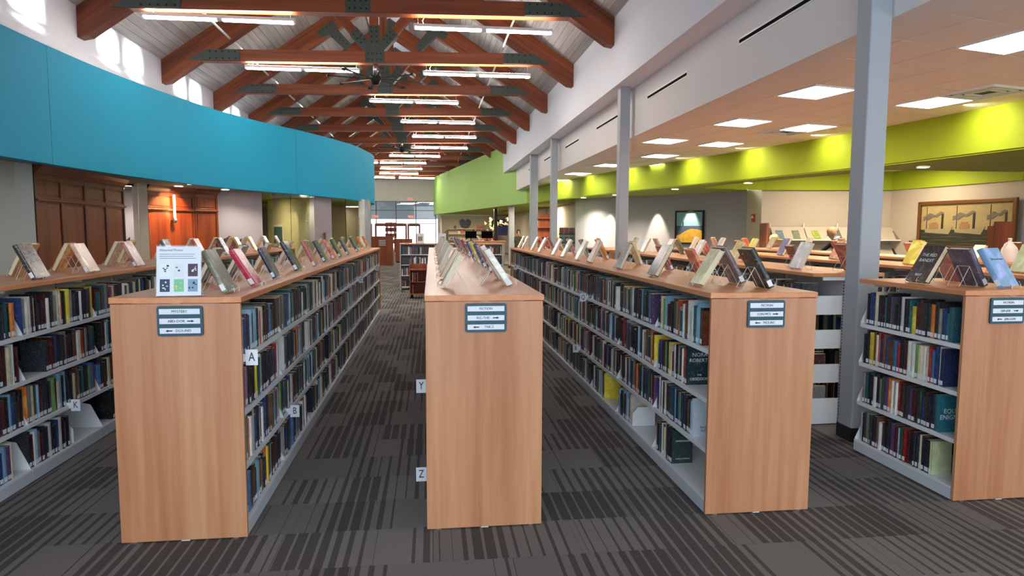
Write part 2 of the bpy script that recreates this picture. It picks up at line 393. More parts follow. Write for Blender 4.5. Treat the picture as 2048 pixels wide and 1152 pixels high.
# rafter along local +x going up-slope; the plumb cut at the wall
m.prism([(0,0),(rl,0),(rl-dep*SL,-dep),(-dep*SL+.16,-dep),(-dep*SL+.02,-dep+.06)], -T, T, 'y')
raf_me = m.mesh('rafter', [M['beam']])
zc0, zc1 = 5.03, 5.26
cl = 3.45
m = MB(); m.box(-cl, cl, -T+.006, T-.006, 0, zc1-zc0); ch_me = m.mesh('tie_beam', [M['beam']])
m = MB(); m.box(-.085, .085, -T+.01, T-.01, zc1, ZR-.25); kp_me = m.mesh('king_post', [M['beam_v']])
sd = 1.15; sz = 6.50; sa = math.atan2(sz-5.2, sd); sl_ = math.hypot(sz-5.2, sd)
m = MB(); m.box(.25, sl_, -T+.012, T-.012, -.085, .085); st_me = m.mesh('strut', [M['beam']])
def plate(pts, bolts, name):
    m = MB(); m.prism(pts, -T-.014, T+.014, 'y', 0)
    b = MB()
    for (x, z) in bolts:
        for s in (-1, 1):
            y0, y1 = (-T-.030, -T-.013) if s < 0 else (T+.013, T+.030)
            b.prism([(x+.014*math.cos(q*PI/3), z+.014*math.sin(q*PI/3)) for q in range(6)], y0, y1, 'y', 0)
    return m.mesh(name, [M['steelplate']]), b
# centre gusset (fan shape)
ca, sa_ = math.cos(sa), math.sin(sa)
w = .10
gus = [(-.19, zc0+.01), (.19, zc0+.01), (.19, zc1+.02), (.08+.62*ca+w*sa_*.9-.08, 5.2+.62*sa_-.09), (.62*ca-w*sa_*.9, 5.2+.62*sa_+.07), (.10, zc1+.20), (.10, zc1+.50), (-.10, zc1+.50), (-.10, zc1+.20), (-.62*ca+w*sa_*.9, 5.2+.62*sa_+.07), (-.62*ca-w*sa_*.9, 5.2+.62*sa_-.09), (-.19, zc1+.02)]
bl = [(x, z) for x in (-.13, -.045, .045, .13) for z in (zc0+.06, zc1-.05)] + [(x, zc1+z) for x in (-.05, .05) for z in (.18, .28, .38, .46)]
bl += [(s*(t*ca+q*sa_), 5.2+t*sa_-q*ca) for s in (-1, 1) for t in (.34, .44, .54) for q in (-.045, .045)]
gus_me, gus_b = plate(gus, bl, 'gusset')
# heel plates where tie beam meets rafters (pointed outer end)
hp = []
for s in (-1, 1):
    x0, x1 = s*2.62, s*3.42
    pts = [(x0, zc0+.012), (x0, zc1-.012), (s*(HW-(zc1-ZW)/SL-.30), zc1-.012), (s*(HW-.30-.02), zc0+.012)]
    pts = [(x0, zc0+.012), (x0, zc1-.012), (s*3.25, zc1-.012), (s*3.62, zc0+.012)]
    if s > 0: pts = pts[::-1]
    hp.append(plate(pts, [(s*x, z) for x in (2.7, 2.82, 2.94, 3.06, 3.18) for z in (zc0+.05, zc1-.05)], 'heel_plate'))
# elbow plates where strut meets rafter
ep = []
for s in (-1, 1):
    cx, cz = s*(sd+.02), sz+.02
    ux, uz = -s*ca, -sa_           # down the strut
    rx, rz = s*math.cos(ang), -math.sin(ang)   # down the rafter
    nx, nz = -s*math.sin(ang)*-1, math.cos(ang)
    nx, nz = s*math.sin(ang), math.cos(ang)
    px, pz = -uz*s, ux*s
    pts = [(cx+ux*.50+px*.09, cz+uz*.50+pz*.09), (cx+ux*.50-px*.09, cz+uz*.50-pz*.09), (cx+ux*.05-px*.09, cz+uz*.05-pz*.09),
           (cx-rx*.12+nx*.1, cz-rz*.12+nz*.1), (cx-rx*.12+nx*.26, cz-rz*.12+nz*.26), (cx+rx*.36+nx*.24, cz+rz*.36+nz*.24), (cx+rx*.36+nx*.07, cz+rz*.36+nz*.07), (cx+rx*.14, cz+rz*.14)]
    ep.append(plate(pts, [(cx+ux*t, cz+uz*t) for t in (.2,.3,.4)] + [(cx+rx*t+nx*.18, cz+rz*t+nz*.18) for t in (.0,.1,.2,.3)], 'elbow_plate'))
rp = plate([(-.30, ZR-.42), (.30, ZR-.42), (.30, ZR-.24), (0, ZR-.05), (-.30, ZR-.24)], [(-.2, ZR-.33), (0, ZR-.33), (.2, ZR-.33)], 'ridge_plate')
bm = MB()
for b in [gus_b, hp[0][1], hp[1][1], ep[0][1], ep[1][1], rp[1]]: bm.add(b.v, b.f)
bolt_me = bm.mesh('bolt', [M['bolt']])
for i, ty in enumerate(TR_Y):
    nm = i-3
    lab = ('timber roof truss crossing above the two nearest hanging lights' if nm == 1 else
           'timber roof truss carrying the large ceiling fan' if nm == 2 else 'timber roof truss with steel gussets, %s one back from the nearest in view' % nth(nm-1) if nm > 1 else 'timber roof truss overhead in front of the view, %s towards the viewer' % nth(2-nm))
    t = thing('roof_truss', lab, 'roof truss', (XC, ty, 0), 0, 'timber roof trusses')
    for s in (-1, 1):
        inst('rafter', raf_me, t, (s*HW, 0, ZW), (0, -ang if s < 0 else -(PI-ang), 0) if s < 0 else (0, 0, 0))
        if s > 0:
            o = t.children[-1] if False else bpy.context.scene.collection.objects[-1]
            o.rotation_mode = 'XYZ'; o.rotation_euler = (0, -ang, PI); o.rotation_mode = 'XYZ'
            o.matrix_basis = Matrix.Translation((HW, 0, ZW)) @ Matrix.Rotation(PI, 4, 'Z') @ Matrix.Rotation(-ang, 4, 'Y')
        o = inst('strut', st_me, t, (0, 0, 5.2))
        o.matrix_basis = Matrix.Translation((0, 0, 5.2)) @ Matrix.Rotation(0 if s > 0 else PI, 4, 'Z') @ Matrix.Rotation(-sa, 4, 'Y')
    inst('tie_beam', ch_me, t, (0, 0, zc0)); inst('king_post', kp_me, t)
    inst('gusset', gus_me, t)
    for q in (0, 1): inst('heel_plate', hp[q][0], t); inst('elbow_plate', ep[q][0], t)
    inst('ridge_plate', rp[0], t)
    o = inst('bolt', bolt_me, t); o['kind'] = 'stuff'
    t.matrix_world = RT @ Matrix.Translation((XC, ty, 0))
# sprinkler pipes
for x, lab in ((-3.9, 'white sprinkler pipe under the left roof slope'), (1.5, 'white sprinkler pipe under the right roof slope')):
    m = MB(); m.tube([(x, YB0+5, 5.34), (x, 40, 5.34)], .022, 8)
    tag(m.build('sprinkler_pipe', [M['white']]), lab, 'pipe')

# ---------------------------------------------------------------- hanging lights
hm = MB(); hm.box(-1.12, 1.12, -.045, .045, .02, .066)
hm.box(-1.12, -1.10, -.045, .045, -.008, .02); hm.box(1.10, 1.12, -.045, .045, -.008, .02); hm.box(-.04, .04, -.042, .042, -.008, .02)
hous = hm.mesh('housing', [M['white']])
lm = MB(); lm.box(-1.09, -.05, -.036, .036, -.010, .018); lens_l = lm.mesh('lamp_lens', [M['tube']])
lm = MB(); lm.box(.05, 1.09, -.036, .036, -.010, .018); lens_r = lm.mesh('lamp_lens', [M['tube']])
lm = MB(); lm.box(-1.08, 1.08, -.030, .030, .0665, .070); lens_u = lm.mesh('added_uplight', [M['tube']])  # glowing strip added on top of the housing to brighten the roof
cm = MB(); cm.tube([(-1.05,0,.07), (-1.05,0,.24)], .003, 4); cm.tube([(1.05,0,.07), (1.05,0,.24)], .003, 4)
cable_me = cm.mesh('cable', [M['chrome']])
cm = MB(); cm.lathe([(.0,.0),(.06,.0),(.06,.025),(.0,.025)], 12, (-1.05,0,.235)); cm.tube([(-1.02,0,.235),(-.93,0,.2),(-.98,0,.12),(-.96,0,.07)], .008, 5)
canopy_me = cm.mesh('power_feed', [M['white']])
PEND = [(10.93,-3.19),(10.93,.87),(14.05,-2.53),(14.05,.98),(17.17,-.39),(20.29,.24),(23.41,.49),(26.53,.36),(29.65,-.67),(32.77,-1.3),(32.77,-3.6),(35.89,-1.53),(39.01,-1.8),(42.13,-.85),(42.13,-3.3)]
for i, (y, x) in enumerate(PEND):
    lab = ['linear hanging light nearest on the left', 'linear hanging light nearest on the right', 'linear hanging light beside the large fan, on its left', 'linear hanging light beside the large fan, on its right'][i] if i < 4 else 'linear hanging light, %s down the hall past the large fan' % nth(i-3)
    t = thing('hanging_light', lab, 'light fixture', (x, y, 4.79), 0, 'linear hanging lights')
    for n_, me in (('housing', hous), ('lamp_lens', lens_l), ('lamp_lens', lens_r), ('added_uplight', lens_u), ('cable', cable_me), ('power_feed', canopy_me)): inst(n_, me, t)
# ceiling fans
def fan(loc, lab, rad=.95, a0=.2):
    t = thing('ceiling_fan', lab, 'ceiling fan', loc, a0)
    m = MB(); m.tube([(0,0,.05),(0,0,.38)], .05, 12); m.build('downrod', [M['chrome']], t, True)
    m = MB(); m.lathe([(.02,-.12),(.07,-.11),(.09,-.05),(.12,0),(.12,.05),(.06,.08)], 20); m.build('hub', [M['darkmetal']], t, True)
    b = MB(); b.prism([(.10,-.018),(.3,-.035),(rad,-.03),(rad,.03),(.3,.02),(.10,.018)], -.008, .006, 'z'); b.box(rad-.05, rad+.01, -.05, .05, -.02, .02)
    me = b.mesh('blade', [M['darkmetal']])
    for k in range(8): inst('blade', me, t, (0,0,0), (0,0,k*PI/4))
fan((XC, 14.05, 4.66), 'large eight bladed ceiling fan with dark blades and steel downrod nearest the viewer')
fan((XC, 26.53, 4.72), 'second ceiling fan further down the hall', .95, .5)

# ---------------------------------------------------------------- teal curved fascia
def spline(pts, n=6):
    out = []
    P = [pts[0]] + pts + [pts[-1]]
    for i in range(1, len(P)-2):
        for k in range(n):
            t = k/n; q = []
            for c in (0, 1):
                a, b, c_, d = P[i-1][c], P[i][c], P[i+1][c], P[i+2][c]
                q.append(.5*((2*b)+(-a+c_)*t+(2*a-5*b+4*c_-d)*t*t+(-a+3*b-3*c_+d)*t**3))
            out.append(tuple(q))
    out.append(pts[-1]); return out
def offset(path, d):
    out = []
    for i, p in enumerate(path):
        a = path[max(i-1, 0)]; b = path[min(i+1, len(path)-1)]
        tx, ty = b[0]-a[0], b[1]-a[1]; l = math.hypot(tx, ty) or 1
        out.append((p[0]-ty/l*d, p[1]+tx/l*d))
    return out
TEAL = [(-5.0,-4),(-5.02,3),(-5.03,7.5),(-5.0,9.6),(-4.88,11.2),(-4.62,12.8),(-4.28,14.3),(-3.75,15.7),(-3.32,16.55),(-2.75,17.85),(-2.2,19.5),(-1.95,21.0),(-1.84,22.4),(-2.05,23.8),(-2.7,25.2),(-4.0,26.2),(-5.3,26.5)]
tp = spline(TEAL, 6); tb = offset(tp, .14)
fascia = thing('curved_fascia', 'long curved teal fascia band above the left side rooms', 'fascia'); del fascia['category']; fascia['kind'] = 'structure'
splits = [0, min(range(len(tp)), key=lambda i: abs(tp[i][1]-9.5) + (tp[i][0] > -4.9)*9), min(range(len(tp)), key=lambda i: abs(tp[i][1]-16.75)+(tp[i][1] > 22)*9), min(range(len(tp)), key=lambda i: abs(tp[i][1]-20.6)+(tp[i][0] > -1.9)*0), len(tp)-1]
ZB, ZT = 2.45, 4.0
for a, b in zip(splits[:-1], splits[1:]):
    m = MB(); F_ = tp[a:b+1]; B_ = tb[a:b+1]
    for k in range(len(F_)-1):
        p, q, r, s = F_[k], F_[k+1], B_[k+1], B_[k]
        if k == 0: l = math.hypot(q[0]-p[0], q[1]-p[1]); p = (p[0]+(q[0]-p[0])*.008/l, p[1]+(q[1]-p[1])*.008/l)
        m.quad((*p,ZB),(*q,ZB),(*q,ZT),(*p,ZT)); m.quad((*p,ZT),(*q,ZT),(*r,ZT),(*s,ZT)); m.quad((*s,ZB),(*r,ZB),(*q,ZB),(*p,ZB))
        if k == 0: m.quad((*s,ZB),(*p,ZB),(*p,ZT),(*s,ZT))
        m.quad((*r,ZB),(*s,ZB),(*s,ZT),(*r,ZT))
    m.build('fascia_panel', [M['teal']], fascia)
m = MB(); m.wall(tb, ZB+.02, ZT-.01); m.build('seam_backing', [M['ink']], fascia)
# soffit behind the fascia: ceiling of the low left zone
m = MB(); m.prism([(p[0], p[1]) for p in tb if p[1] > 8] + [(-5.2, 26.5), (-5.2, 8)], 3.93, 3.97, 'z'); structure(m.build('trim_2', [M['wallwhite']]))
m = MB(); poly = [(p[0], p[1]) for p in tb] + [(-9.2, 26.5), (-9.2, -4)]
m.prism(poly, 2.5, 2.56, 'z'); structure(m.build('ceiling_left', [M['soffit']]), 'low grey soffit with downlights behind the teal fascia')
# ---- low left zone walls
def wallthing(name, path, z0, z1, mat_, label=None, th=.1):
    m = MB(); B = offset(path, th)
    for k in range(len(path)-1):
        p, q, r, s = path[k], path[k+1], B[k+1], B[k]
        for quad in (((*p,z0),(*q,z0),(*q,z1),(*p,z1)), ((*s,z1),(*r,z1),(*r,z0),(*s,z0)), ((*p,z1),(*q,z1),(*r,z1),(*s,z1))): m.quad(*quad)
    p, s = path[0], B[0]; m.quad((*p,z0),(*p,z1),(*s,z1),(*s,z0)); p, s = path[-1], B[-1]; m.quad((*p,z0),(*s,z0),(*s,z1),(*p,z1))
    return structure(m.build(name, [mat_]), label)
wallthing('wall_left_low', [(-5.62,-4),(-5.62,9.85),(-5.52,10.08)], 0, 2.5, M['palewall'], 'pale wall below the teal fascia at the far left', .12)
def panelling(name, A, B, h, cols, label, lower=1.97):
    # framed timber wall panels between plan points A and B, facing the hall
    L_ = math.hypot(B[0]-A[0], B[1]-A[1]); rz = math.atan2(B[1]-A[1], B[0]-A[0])
    t = thing(name, label, 'wall panelling', (A[0], A[1], 0), rz)
    box_obj('backing', [M['cherry']], t, 0, L_, 0, .05, 0, h)
    y0 = -.03
    cw = L_/cols
    for k in range(cols+1):
        x = k*cw; a = max(0, x-.045); b = min(L_, x+.045); bevel(box_obj('stile', [M['cherry_d']], t, a, b, y0, 0, .0, h), .004)
    for (z0, z1) in ((0,.15),(lower,lower+.09),(h-.09,h)):
        bevel(box_obj('rail', [M['cherry_d']], t, 0, L_, y0+.004, 0, z0, z1), .004)
    bevel(box_obj('moulding', [M['cherry']], t, 0, L_, y0-.03, y0+.004, lower+.02, lower+.055), .008)
    for k in range(cols):
        for (z0, z1) in ((.15,lower),(lower+.09,h-.09)):
            bevel(box_obj('panel', [M['cherry']], t, k*cw+.07, (k+1)*cw-.07, -.012, 0, z0+.025, z1-.025), .008)
    m = MB(); m.prism([(0,h),(0,h+.12),(-.14,h+.12),(-.10,h+.06),(-.04,h)], 0, L_, 'x'); m.build('cornice', [M['cherry_d']], t)
    return t
panelling('wood_panelling', (-5.55, 10.12), (-5.72, 13.25), 2.38, 4, 'large cherry wood panelled wall beside the pale wall at far left')
panelling('wood_panelling', (-5.80, 14.42), (-5.30, 15.72), 2.38, 1, 'narrow cherry wood panel lit by the tube wall lamp')
panelling('wood_panelling', (-5.29, 15.73), (-4.92, 16.16), 2.38, 1, 'dark angled cherry wood panel right of the tube wall lamp')
m = MB(); m.prism([(-5.80,14.42),(-5.75,14.30),(-5.60,14.05),(-5.75,13.98),(-5.95,14.3)], 0, 2.5, 'z'); structure(m.build('pilaster', [M['beige']]), 'pale pilaster left of the tube wall lamp')
m = MB(); m.prism([(-5.74,13.27),(-5.74,13.95),(-5.755,13.95),(-5.755,13.27)], 0, 2.42, 'z'); structure(m.build('window_1', [M['glass_g']]), 'dark glass sidelight between the wood panelling and the pilaster')
wallthing('wall_left_back', [(-9.2,26.4),(-9.1,-4)], 0, 2.5, M['beige'], None)
structure(box_obj('added_dark_backing', [M['cherry_d']], None, -6.05, -6.0, 13.2, 14.4, 0, 2.5))  # dark panel added behind the sidelight so its glass looks dark
wallthing('wall_niche', [(-8.9,14.0),(-7.0,13.6),(-6.9,9.9)], 0, 2.5, M['cherry_d'], None)
# tube wall lamp
ux, uy = (-.5/1.39, -1.3/1.39); nx_, ny_ = (-uy, ux)   # outward normal of the lit panel -> towards hall
cxp, cyp = -5.545, 15.07; ox, oy = cxp + .10*.93, cyp - .10*.36
t = thing('wall_lamp', 'tube wall lamp glowing orange on the cherry wood panel', 'lamp', (ox, oy, 0))
m = MB(); m.tube([(0,0,1.84),(0,0,2.32)], .021, 10); m.build('lamp_tube', [M['sconce']], t, True)
m = MB(); m.lathe([(.0,1.72),(.04,1.735),(.052,1.78),(.04,1.825),(.0,1.84)], 16); m.build('lamp_base', [M['chrome']], t, True)
m = MB(); m.tube([(0,0,1.78),(-.09,.035,1.78)], .012, 8); m.build('arm', [M['chrome']], t, True)
# grey wall and curved glass rooms
wallthing('wall_mauve', [(-4.0,16.5),(-4.92,16.28),(-4.95,16.15)], 0, 2.5, M['mauve'], 'mauve grey wall right of the wood panels', -.1)
ro = thing('glass_partition', 'left glass room front with tall chrome door pull', 'glass partition')
def pane(path, parent, name='glass_pane', mat_=None, z0=0.02, z1=2.44, th=.012):
    m = MB(); B = offset(path, th)
    for k in range(len(path)-1):
        p, q, r, s = path[k], path[k+1], B[k+1], B[k]
        m.quad((*p,z0),(*q,z0),(*q,z1),(*p,z1))
    return m.build(name, [mat_ or M['glass_g']], parent)
pane([(-4.0,16.5),(-3.42,16.85)], ro); pane([(-3.40,16.87),(-2.98,17.55)], ro)
box_obj('joint', [M['black']], ro, -3.415, -3.405, 16.85, 16.87, 0, 2.44)
box_obj('head_rail', [M['chrome']], ro, -4.0, -2.95, 17.5, 17.56, 2.40, 2.5)
m = MB(); m.tube([(-3.08,17.30,.5),(-3.08,17.30,2.0)], .012, 8); m.tube([(-3.08,17.30,1.8),(-3.15,17.42,1.8)], .01, 6); m.tube([(-3.08,17.30,.8),(-3.15,17.42,.8)], .01, 6); m.build('door_pull', [M['chrome']], ro)
wallthing('wall_mauve_pier', [(-2.68,18.55),(-2.98,17.6)], 0, 2.5, M['mauve'], 'mauve grey pier between the two glass rooms', -.12)
for (dx_, dy_, nm_) in ((0.0,0,'brown'),):
    s_ = box_obj('wall_sign', [plain('maroon sign', srgb(92,48,44), .5)], None, -.055, .055, -.008, .0, -.09, .09, loc=(-2.80, 18.0, 1.42)); s_.rotation_euler = (0,0,math.atan2(.95,.30)); s_.location = (-2.825+.03, 18.05-.01, 1.42)
    tag(s_, 'small maroon sign on the mauve pier between the glass rooms', 'sign')
ro2 = thing('glass_partition', 'right glass room front at the end of the teal curve', 'glass partition')
pane([(-2.68,18.6),(-2.40,19.3)], ro2); pane([(-2.39,19.33),(-2.10,20.2)], ro2)
box_obj('joint', [M['black']], ro2, -2.40, -2.39, 19.30, 19.33, 0, 2.44)
m = MB(); m.tube([(-2.10,20.05,.6),(-2.10,20.05,1.95)], .012, 8); m.tube([(-2.10,20.05,1.7),(-2.2,20.1,1.7)], .01, 6); m.build('door_pull', [M['chrome']], ro2)
m = MB(); m.prism([(-2.14,20.25),(-2.02,20.22),(-1.98,20.55),(-2.12,20.6)], 0, 2.5, 'z'); structure(m.build('trim_3', [M['white']]))
m = MB(); m.prism([(-2.02,20.62),(-1.90,20.62),(-1.86,21.0),(-2.0,21.05)], 0, 2.5, 'z'); structure(m.build('column', [M['colgrey']]), 'grey column at the end of the glass rooms')
wallthing('wall_room_back', [(-1.95,21.1),(-2.2,23.6),(-4.0,24.2),(-9,24.2)], 0, 2.5, M['olive'], None, -.1)
wallthing('wall_room_left', [(-6.6,24.2),(-6.6,17.2),(-4.95,16.4)], 0, 2.5, M['olive'], None, .1)
wallthing('wall_room_mid', [(-3.05,17.75),(-4.9,21.3),(-5.2,24.1)], 0, 2.5, M['olive'], None, .1)
fb = thing('notice_board', 'framed dark green board inside the left glass room', 'board', (-4.55, 20.45, 1.45), math.radians(-62))
box_obj('frame', [M['beige']], fb, -.50, .50, -.04, -.0, -.32, .32); box_obj('panel', [plain('dark green felt', srgb(30,64,62), .9)], fb, -.43, .43, -.05, -.038, -.25, .25)
fb.location = (-4.42, 20.2, 1.42); fb.rotation_euler = (0,0,math.atan2(3.55,-1.85)+PI)
for (x, y, z, e) in ((-5.0,19.0,2.48,28),(-3.2,20.6,2.48,20)):
    l = bpy.data.lights.new('room_light', 'AREA'); l.energy = e; l.size = .5; l.color = (1,.86,.62); o = bpy.data.objects.new('room_light', l); C.objects.link(o); o.location = (x,y,z-.02)
# carved chair back showing above the shelves
t = thing('carved_chair', 'dark carved chair back against the mauve wall', 'chair', (-4.55, 15.75, 0), .2)
m = MB(); pr = [(-.24,.5),(-.24,1.30),(-.27,1.40),(-.22,1.36),(-.16,1.34),(-.12,1.38),(-.06,1.40),(0,1.45),(.06,1.40),(.12,1.38),(.16,1.34),(.22,1.36),(.27,1.40),(.24,1.30),(.24,.5)]
m.prism(pr, -.02, .02, 'y'); m.build('backrest', [M['cherry_d']], t)
box_obj('seat', [M['cherry_d']], t, -.25, .25, -.45, .0, .42, .5)
for sx in (-.22, .22):
    for sy in (-.42, -.03): box_obj('leg', [M['cherry_d']], t, sx-.02, sx+.02, sy-.02, sy+.02, 0, .42)

# ---------------------------------------------------------------- right zone: band, ceilings, walls
GR = spline([(7.45,-4),(7.42,1),(7.3,4.5),(7.05,7.6),(6.72,10.1),(6.12,12.6),(5.1,16.5),(4.3,20.8),(3.7,24.6)], 5)
GF = spline([(3.7,24.6),(3.0,28.4),(2.05,34),(1.15,39.5),(.42,44.0),(.38,48)], 5)
def band(name, path, z0, z1, mat_, label, th=-.14, cuts=()):
    t = thing(name, label, None); t['kind'] = 'structure'
    B = offset(path, th); ks = [0] + [min(range(len(path)), key=lambda i: abs(path[i][1]-c)) for c in cuts] + [len(path)-1]
    for a, b in zip(ks[:-1], ks[1:]):
        m = MB()
        for k in range(a, b):
            p, q, r, s = path[k], path[k+1], B[k+1], B[k]
            if k == a and a: l = math.hypot(q[0]-p[0], q[1]-p[1]); p = (p[0]+(q[0]-p[0])*.01/l, p[1]+(q[1]-p[1])*.01/l)
            m.quad((*p,z0),(*q,z0),(*q,z1),(*p,z1)); m.quad((*p,z1),(*q,z1),(*r,z1),(*s,z1)); m.quad((*s,z0),(*r,z0),(*q,z0),(*p,z0)); m.quad((*r,z0),(*s,z0),(*s,z1),(*r,z1))
        m.build('fascia_panel', [mat_], t)
    return t
band('curved_fascia', GR, 2.6, 3.35, M['lime'], 'lime green curved fascia under the tiled ceiling', .14, (9.6,))
band('curved_fascia', GF, 2.6, 5.03, M['leaf'], 'tall soft green curved fascia at the far right of the hall', .14, (37,))
m = MB(); m.prism([(p[0]+.02, p[1]) for p in GF] + [(13,48),(13,24.6)], 5.0, 5.03, 'z'); structure(m.build('trim_4', [M['wallwhite']]))
# tiled ceiling (grid turned 13 degrees)
tcg = thing('ceiling_tiled', 'white tiled ceiling over the right side', None); tcg['kind'] = 'structure'
GA = math.radians(13); TS = .6
def band_x(y):
    P = GR + GF
    for a, b in zip(P[:-1], P[1:]):
        if a[1] <= y <= b[1]: return a[0] + (b[0]-a[0])*(y-a[1])/max(1e-6, b[1]-a[1])
    return 7.4
for y0 in (30.4, 33.0, 36.0, 39.5):
    y1 = y0+1.2; x0, x1 = band_x(y0), band_x(y1)
    m = MB(); m.prism([(x0-.01,y0),(x1-.01,y1),(x1-.05,y1),(x0-.05,y0)], 3.70, 3.76, 'z'); o = m.build('slot_diffuser', [M['white']]); structure(o)
    m = MB(); m.prism([(x0-.048,y0+.05),(x1-.048,y1-.05),(x1-.056,y1-.05),(x0-.056,y0+.05)], 3.715, 3.745, 'z'); o = m.build('slot_gap', [M['black']], o)
TROF = [(4.75,5.0),(4.28,7.07),(6.0,7.42),(4.44,9.16),(5.62,9.46),(4.03,11.2),(5.16,11.46),(4.73,13.42),(4.22,15.5),(5.5,15.2),(4.0,17.9),(4.1,20.4),(6.4,5.2),(4.9,2.6),(6.6,2.9)]
VENT = [(6.12,6.80),(5.50,9.86),(5.75,4.4)]
def cell(i, j):
    x, y = (i+.5)*TS, (j+.5)*TS
    return (x*math.cos(GA)-y*math.sin(GA)+4.0, x*math.sin(GA)+y*math.cos(GA)+7.0)
def near(p): # snap a point to its grid cell
    x, y = p[0]-4.0, p[1]-7.0; u = x*math.cos(GA)+y*math.sin(GA); v = -x*math.sin(GA)+y*math.cos(GA)
    return (round(u/TS-.5), round(v/TS-.5))
tro = {near(p): n for n, p in enumerate(TROF)}; ven = {near(p): n for n, p in enumerate(VENT)}
m = MB(); e = .007; m.box(-TS/2+e, TS/2-e, -TS/2+e, TS/2-e, 0, .02); tl_me = m.mesh('ceiling_tile', [M['tile']])
grid = MB(); nt_ = 0; left = MB()
for j in range(-22, 32):
    for i in range(-12, 16):
        x, y = cell(i, j)
        if y < -3.6 or y > 25 or x < 3.15 or x > band_x(y)+.45: continue
        if x < 3.5 + .42:   # cut tiles along the bulkhead
            c_, s_ = math.cos(GA), math.sin(GA); h = TS/2-e; P_ = [(x+a*c_-b*s_, y+a*s_+b*c_) for a, b in ((-h,-h),(h,-h),(h,h),(-h,h))]; Q_ = []
            for p, q in zip(P_, P_[1:]+P_[:1]):
                if p[0] >= 3.5: Q_.append(p)
                if (p[0] >= 3.5) != (q[0] >= 3.5): f_ = (3.5-p[0])/(q[0]-p[0]); Q_.append((3.5, p[1]+f_*(q[1]-p[1])))
            if len(Q_) > 2:
                mc = MB(); mc.prism(Q_, 3.15, 3.17, 'z'); mc.build('ceiling_tile', [M['tile']], tcg)
            continue
        if y > 1.5 and nt_ < 270: inst('ceiling_tile', tl_me, tcg, (x, y, 3.15), (0, 0, GA)); nt_ += 1
        else:
            c_, s_ = math.cos(GA), math.sin(GA); h = TS/2-e
            left.prism([(x+a*c_-b*s_, y+a*s_+b*c_) for a, b in ((-h,-h),(h,-h),(h,h),(-h,h))], 3.15, 3.17, 'z')
o = left.build('ceiling_tile', [M['tile']], tcg); o['kind'] = 'stuff'
g = MB()
m = MB(); m.prism([(3.5,-4),(7.6,-4)] + [(p[0]+.1, p[1]) for p in GR] + [(3.5,24.6)], 3.158, 3.164, 'z'); m.build('ceiling_grid', [M['tbar']], tcg)
m = MB(); m.box(-.28,.28,-.28,.28,-.006,.0); tro_me = m.mesh('diffuser', [M['troffer']])
m = MB(); 
for a in (-1, 1): m.box(-.295,.295,a*.287-.008,a*.287+.008,-.012,.012); m.box(a*.287-.008,a*.287+.008,-.28,.28,-.012,.012)
trf_me = m.mesh('frame', [M['white']])
tnames = ['nearest above the tall column', 'first left of the tall column', 'first right of the tall column', 'third up the inner row', 'third up the outer row', 'fourth up the inner row', 'fourth up the outer row', 'sixth back between the rows', 'far one near the bulkhead', 'far one near the lime fascia', 'eleventh and very far', 'farthest of all', 'over the lime fascia near the right edge', 'overhead beside the bulkhead', 'overhead beside the lime fascia']
for (i, j), n in tro.items():
    x, y = cell(i, j); x, y = TROF[n]
    t = thing('troffer_light', 'square recessed ceiling light, %s' % tnames[n], 'ceiling light', (x, y, 3.146), GA, 'square recessed ceiling lights')
    inst('diffuser', tro_me, t); inst('frame', trf_me, t)
for (i, j), n in ven.items():
    x, y = VENT[n]
    t = thing('air_vent', 'square louvred air vent %s' % ['between the lights right of the tall column', 'beside the second row of lights', 'overhead near the right edge'][n], 'air vent', (x, y, 3.146), GA, 'ceiling air vents')
    m = MB()
    for q in (.29,.21,.13):
        for a in (-1, 1): m.box(-q,q,a*q-.012,a*q+.012,-.02,.004); m.box(a*q-.012,a*q+.012,-q,q,-.02,.004)
    m.build('louvre', [M['white']], t); box_obj('backing', [M['ink']], t, -.29,.29,-.29,.29,-.002,.003)
# low soffit behind the lime band, then the raised recess beyond it
near_edge = [(9.9,-4),(9.9,10.2),(7.5,10.2),(6.45,13.9),(6.35,14.9),(7.9,15.9)]
m = MB(); poly = [(p[0]+.13, p[1]) for p in GR] + [(3.8,34),(4.6,46),(12.9,46),(12.9,20)] + [(8.2,16.6)] + near_edge[::-1]
m.prism(poly, 2.61, 2.66, 'z'); structure(m.build('ceiling_soffit', [M['soffit_bounce']]), 'low soffit with green bounce painted on, behind the lime fascia')
m = MB(); m.prism([(9.88,-4),(13.1,-4),(13.1,17),(8.1,17),(6.34,15),(6.42,13.88),(7.48,10.18),(9.88,10.18)], 3.02, 3.06, 'z'); structure(m.build('ceiling_recess', [M['tile']]), 'raised ceiling recess over the magazine corner')
m = MB(); m.prism([(.5,44),(3.6,25),(3.9,34),(4.6,46)], 2.61, 2.66, 'z'); structure(m.build('ceiling_far', [M['soffit_bounce']]))
band('recess_fascia', [(9.9,-4),(9.9,10.2),(7.5,10.2),(6.45,13.9),(6.35,14.9)], 2.61, 3.02, M['lime'], 'lime green edge of the raised recess', .02)
band('recess_fascia', [(6.35,14.92),(7.96,15.22),(10.98,14.72),(11.22,11.4)], 2.58, 3.02, M['lime'], 'lime green band above the magazine corner walls', -.05)
wallthing('wall_grey', [(4.7,21.3),(8.08,16.25)], 0, 2.61, M['greywall'], 'slate grey wall with spotlights and a landscape painting', .1)
wallthing('wall_return', [(8.08,16.25),(7.96,15.26)], 0, 3.0, M['beige'], 'narrow pale wall with the fire alarm', .1)
wallthing('wall_beige', [(7.96,15.26),(10.98,14.76)], 0, 3.02, M['beige'], 'beige wall behind the magazine shelves', .1)
wallthing('wall_ship', [(10.98,14.76),(11.22,11.4)], 0, 3.02, M['beige'], 'beige wall holding the ship painting', .1)
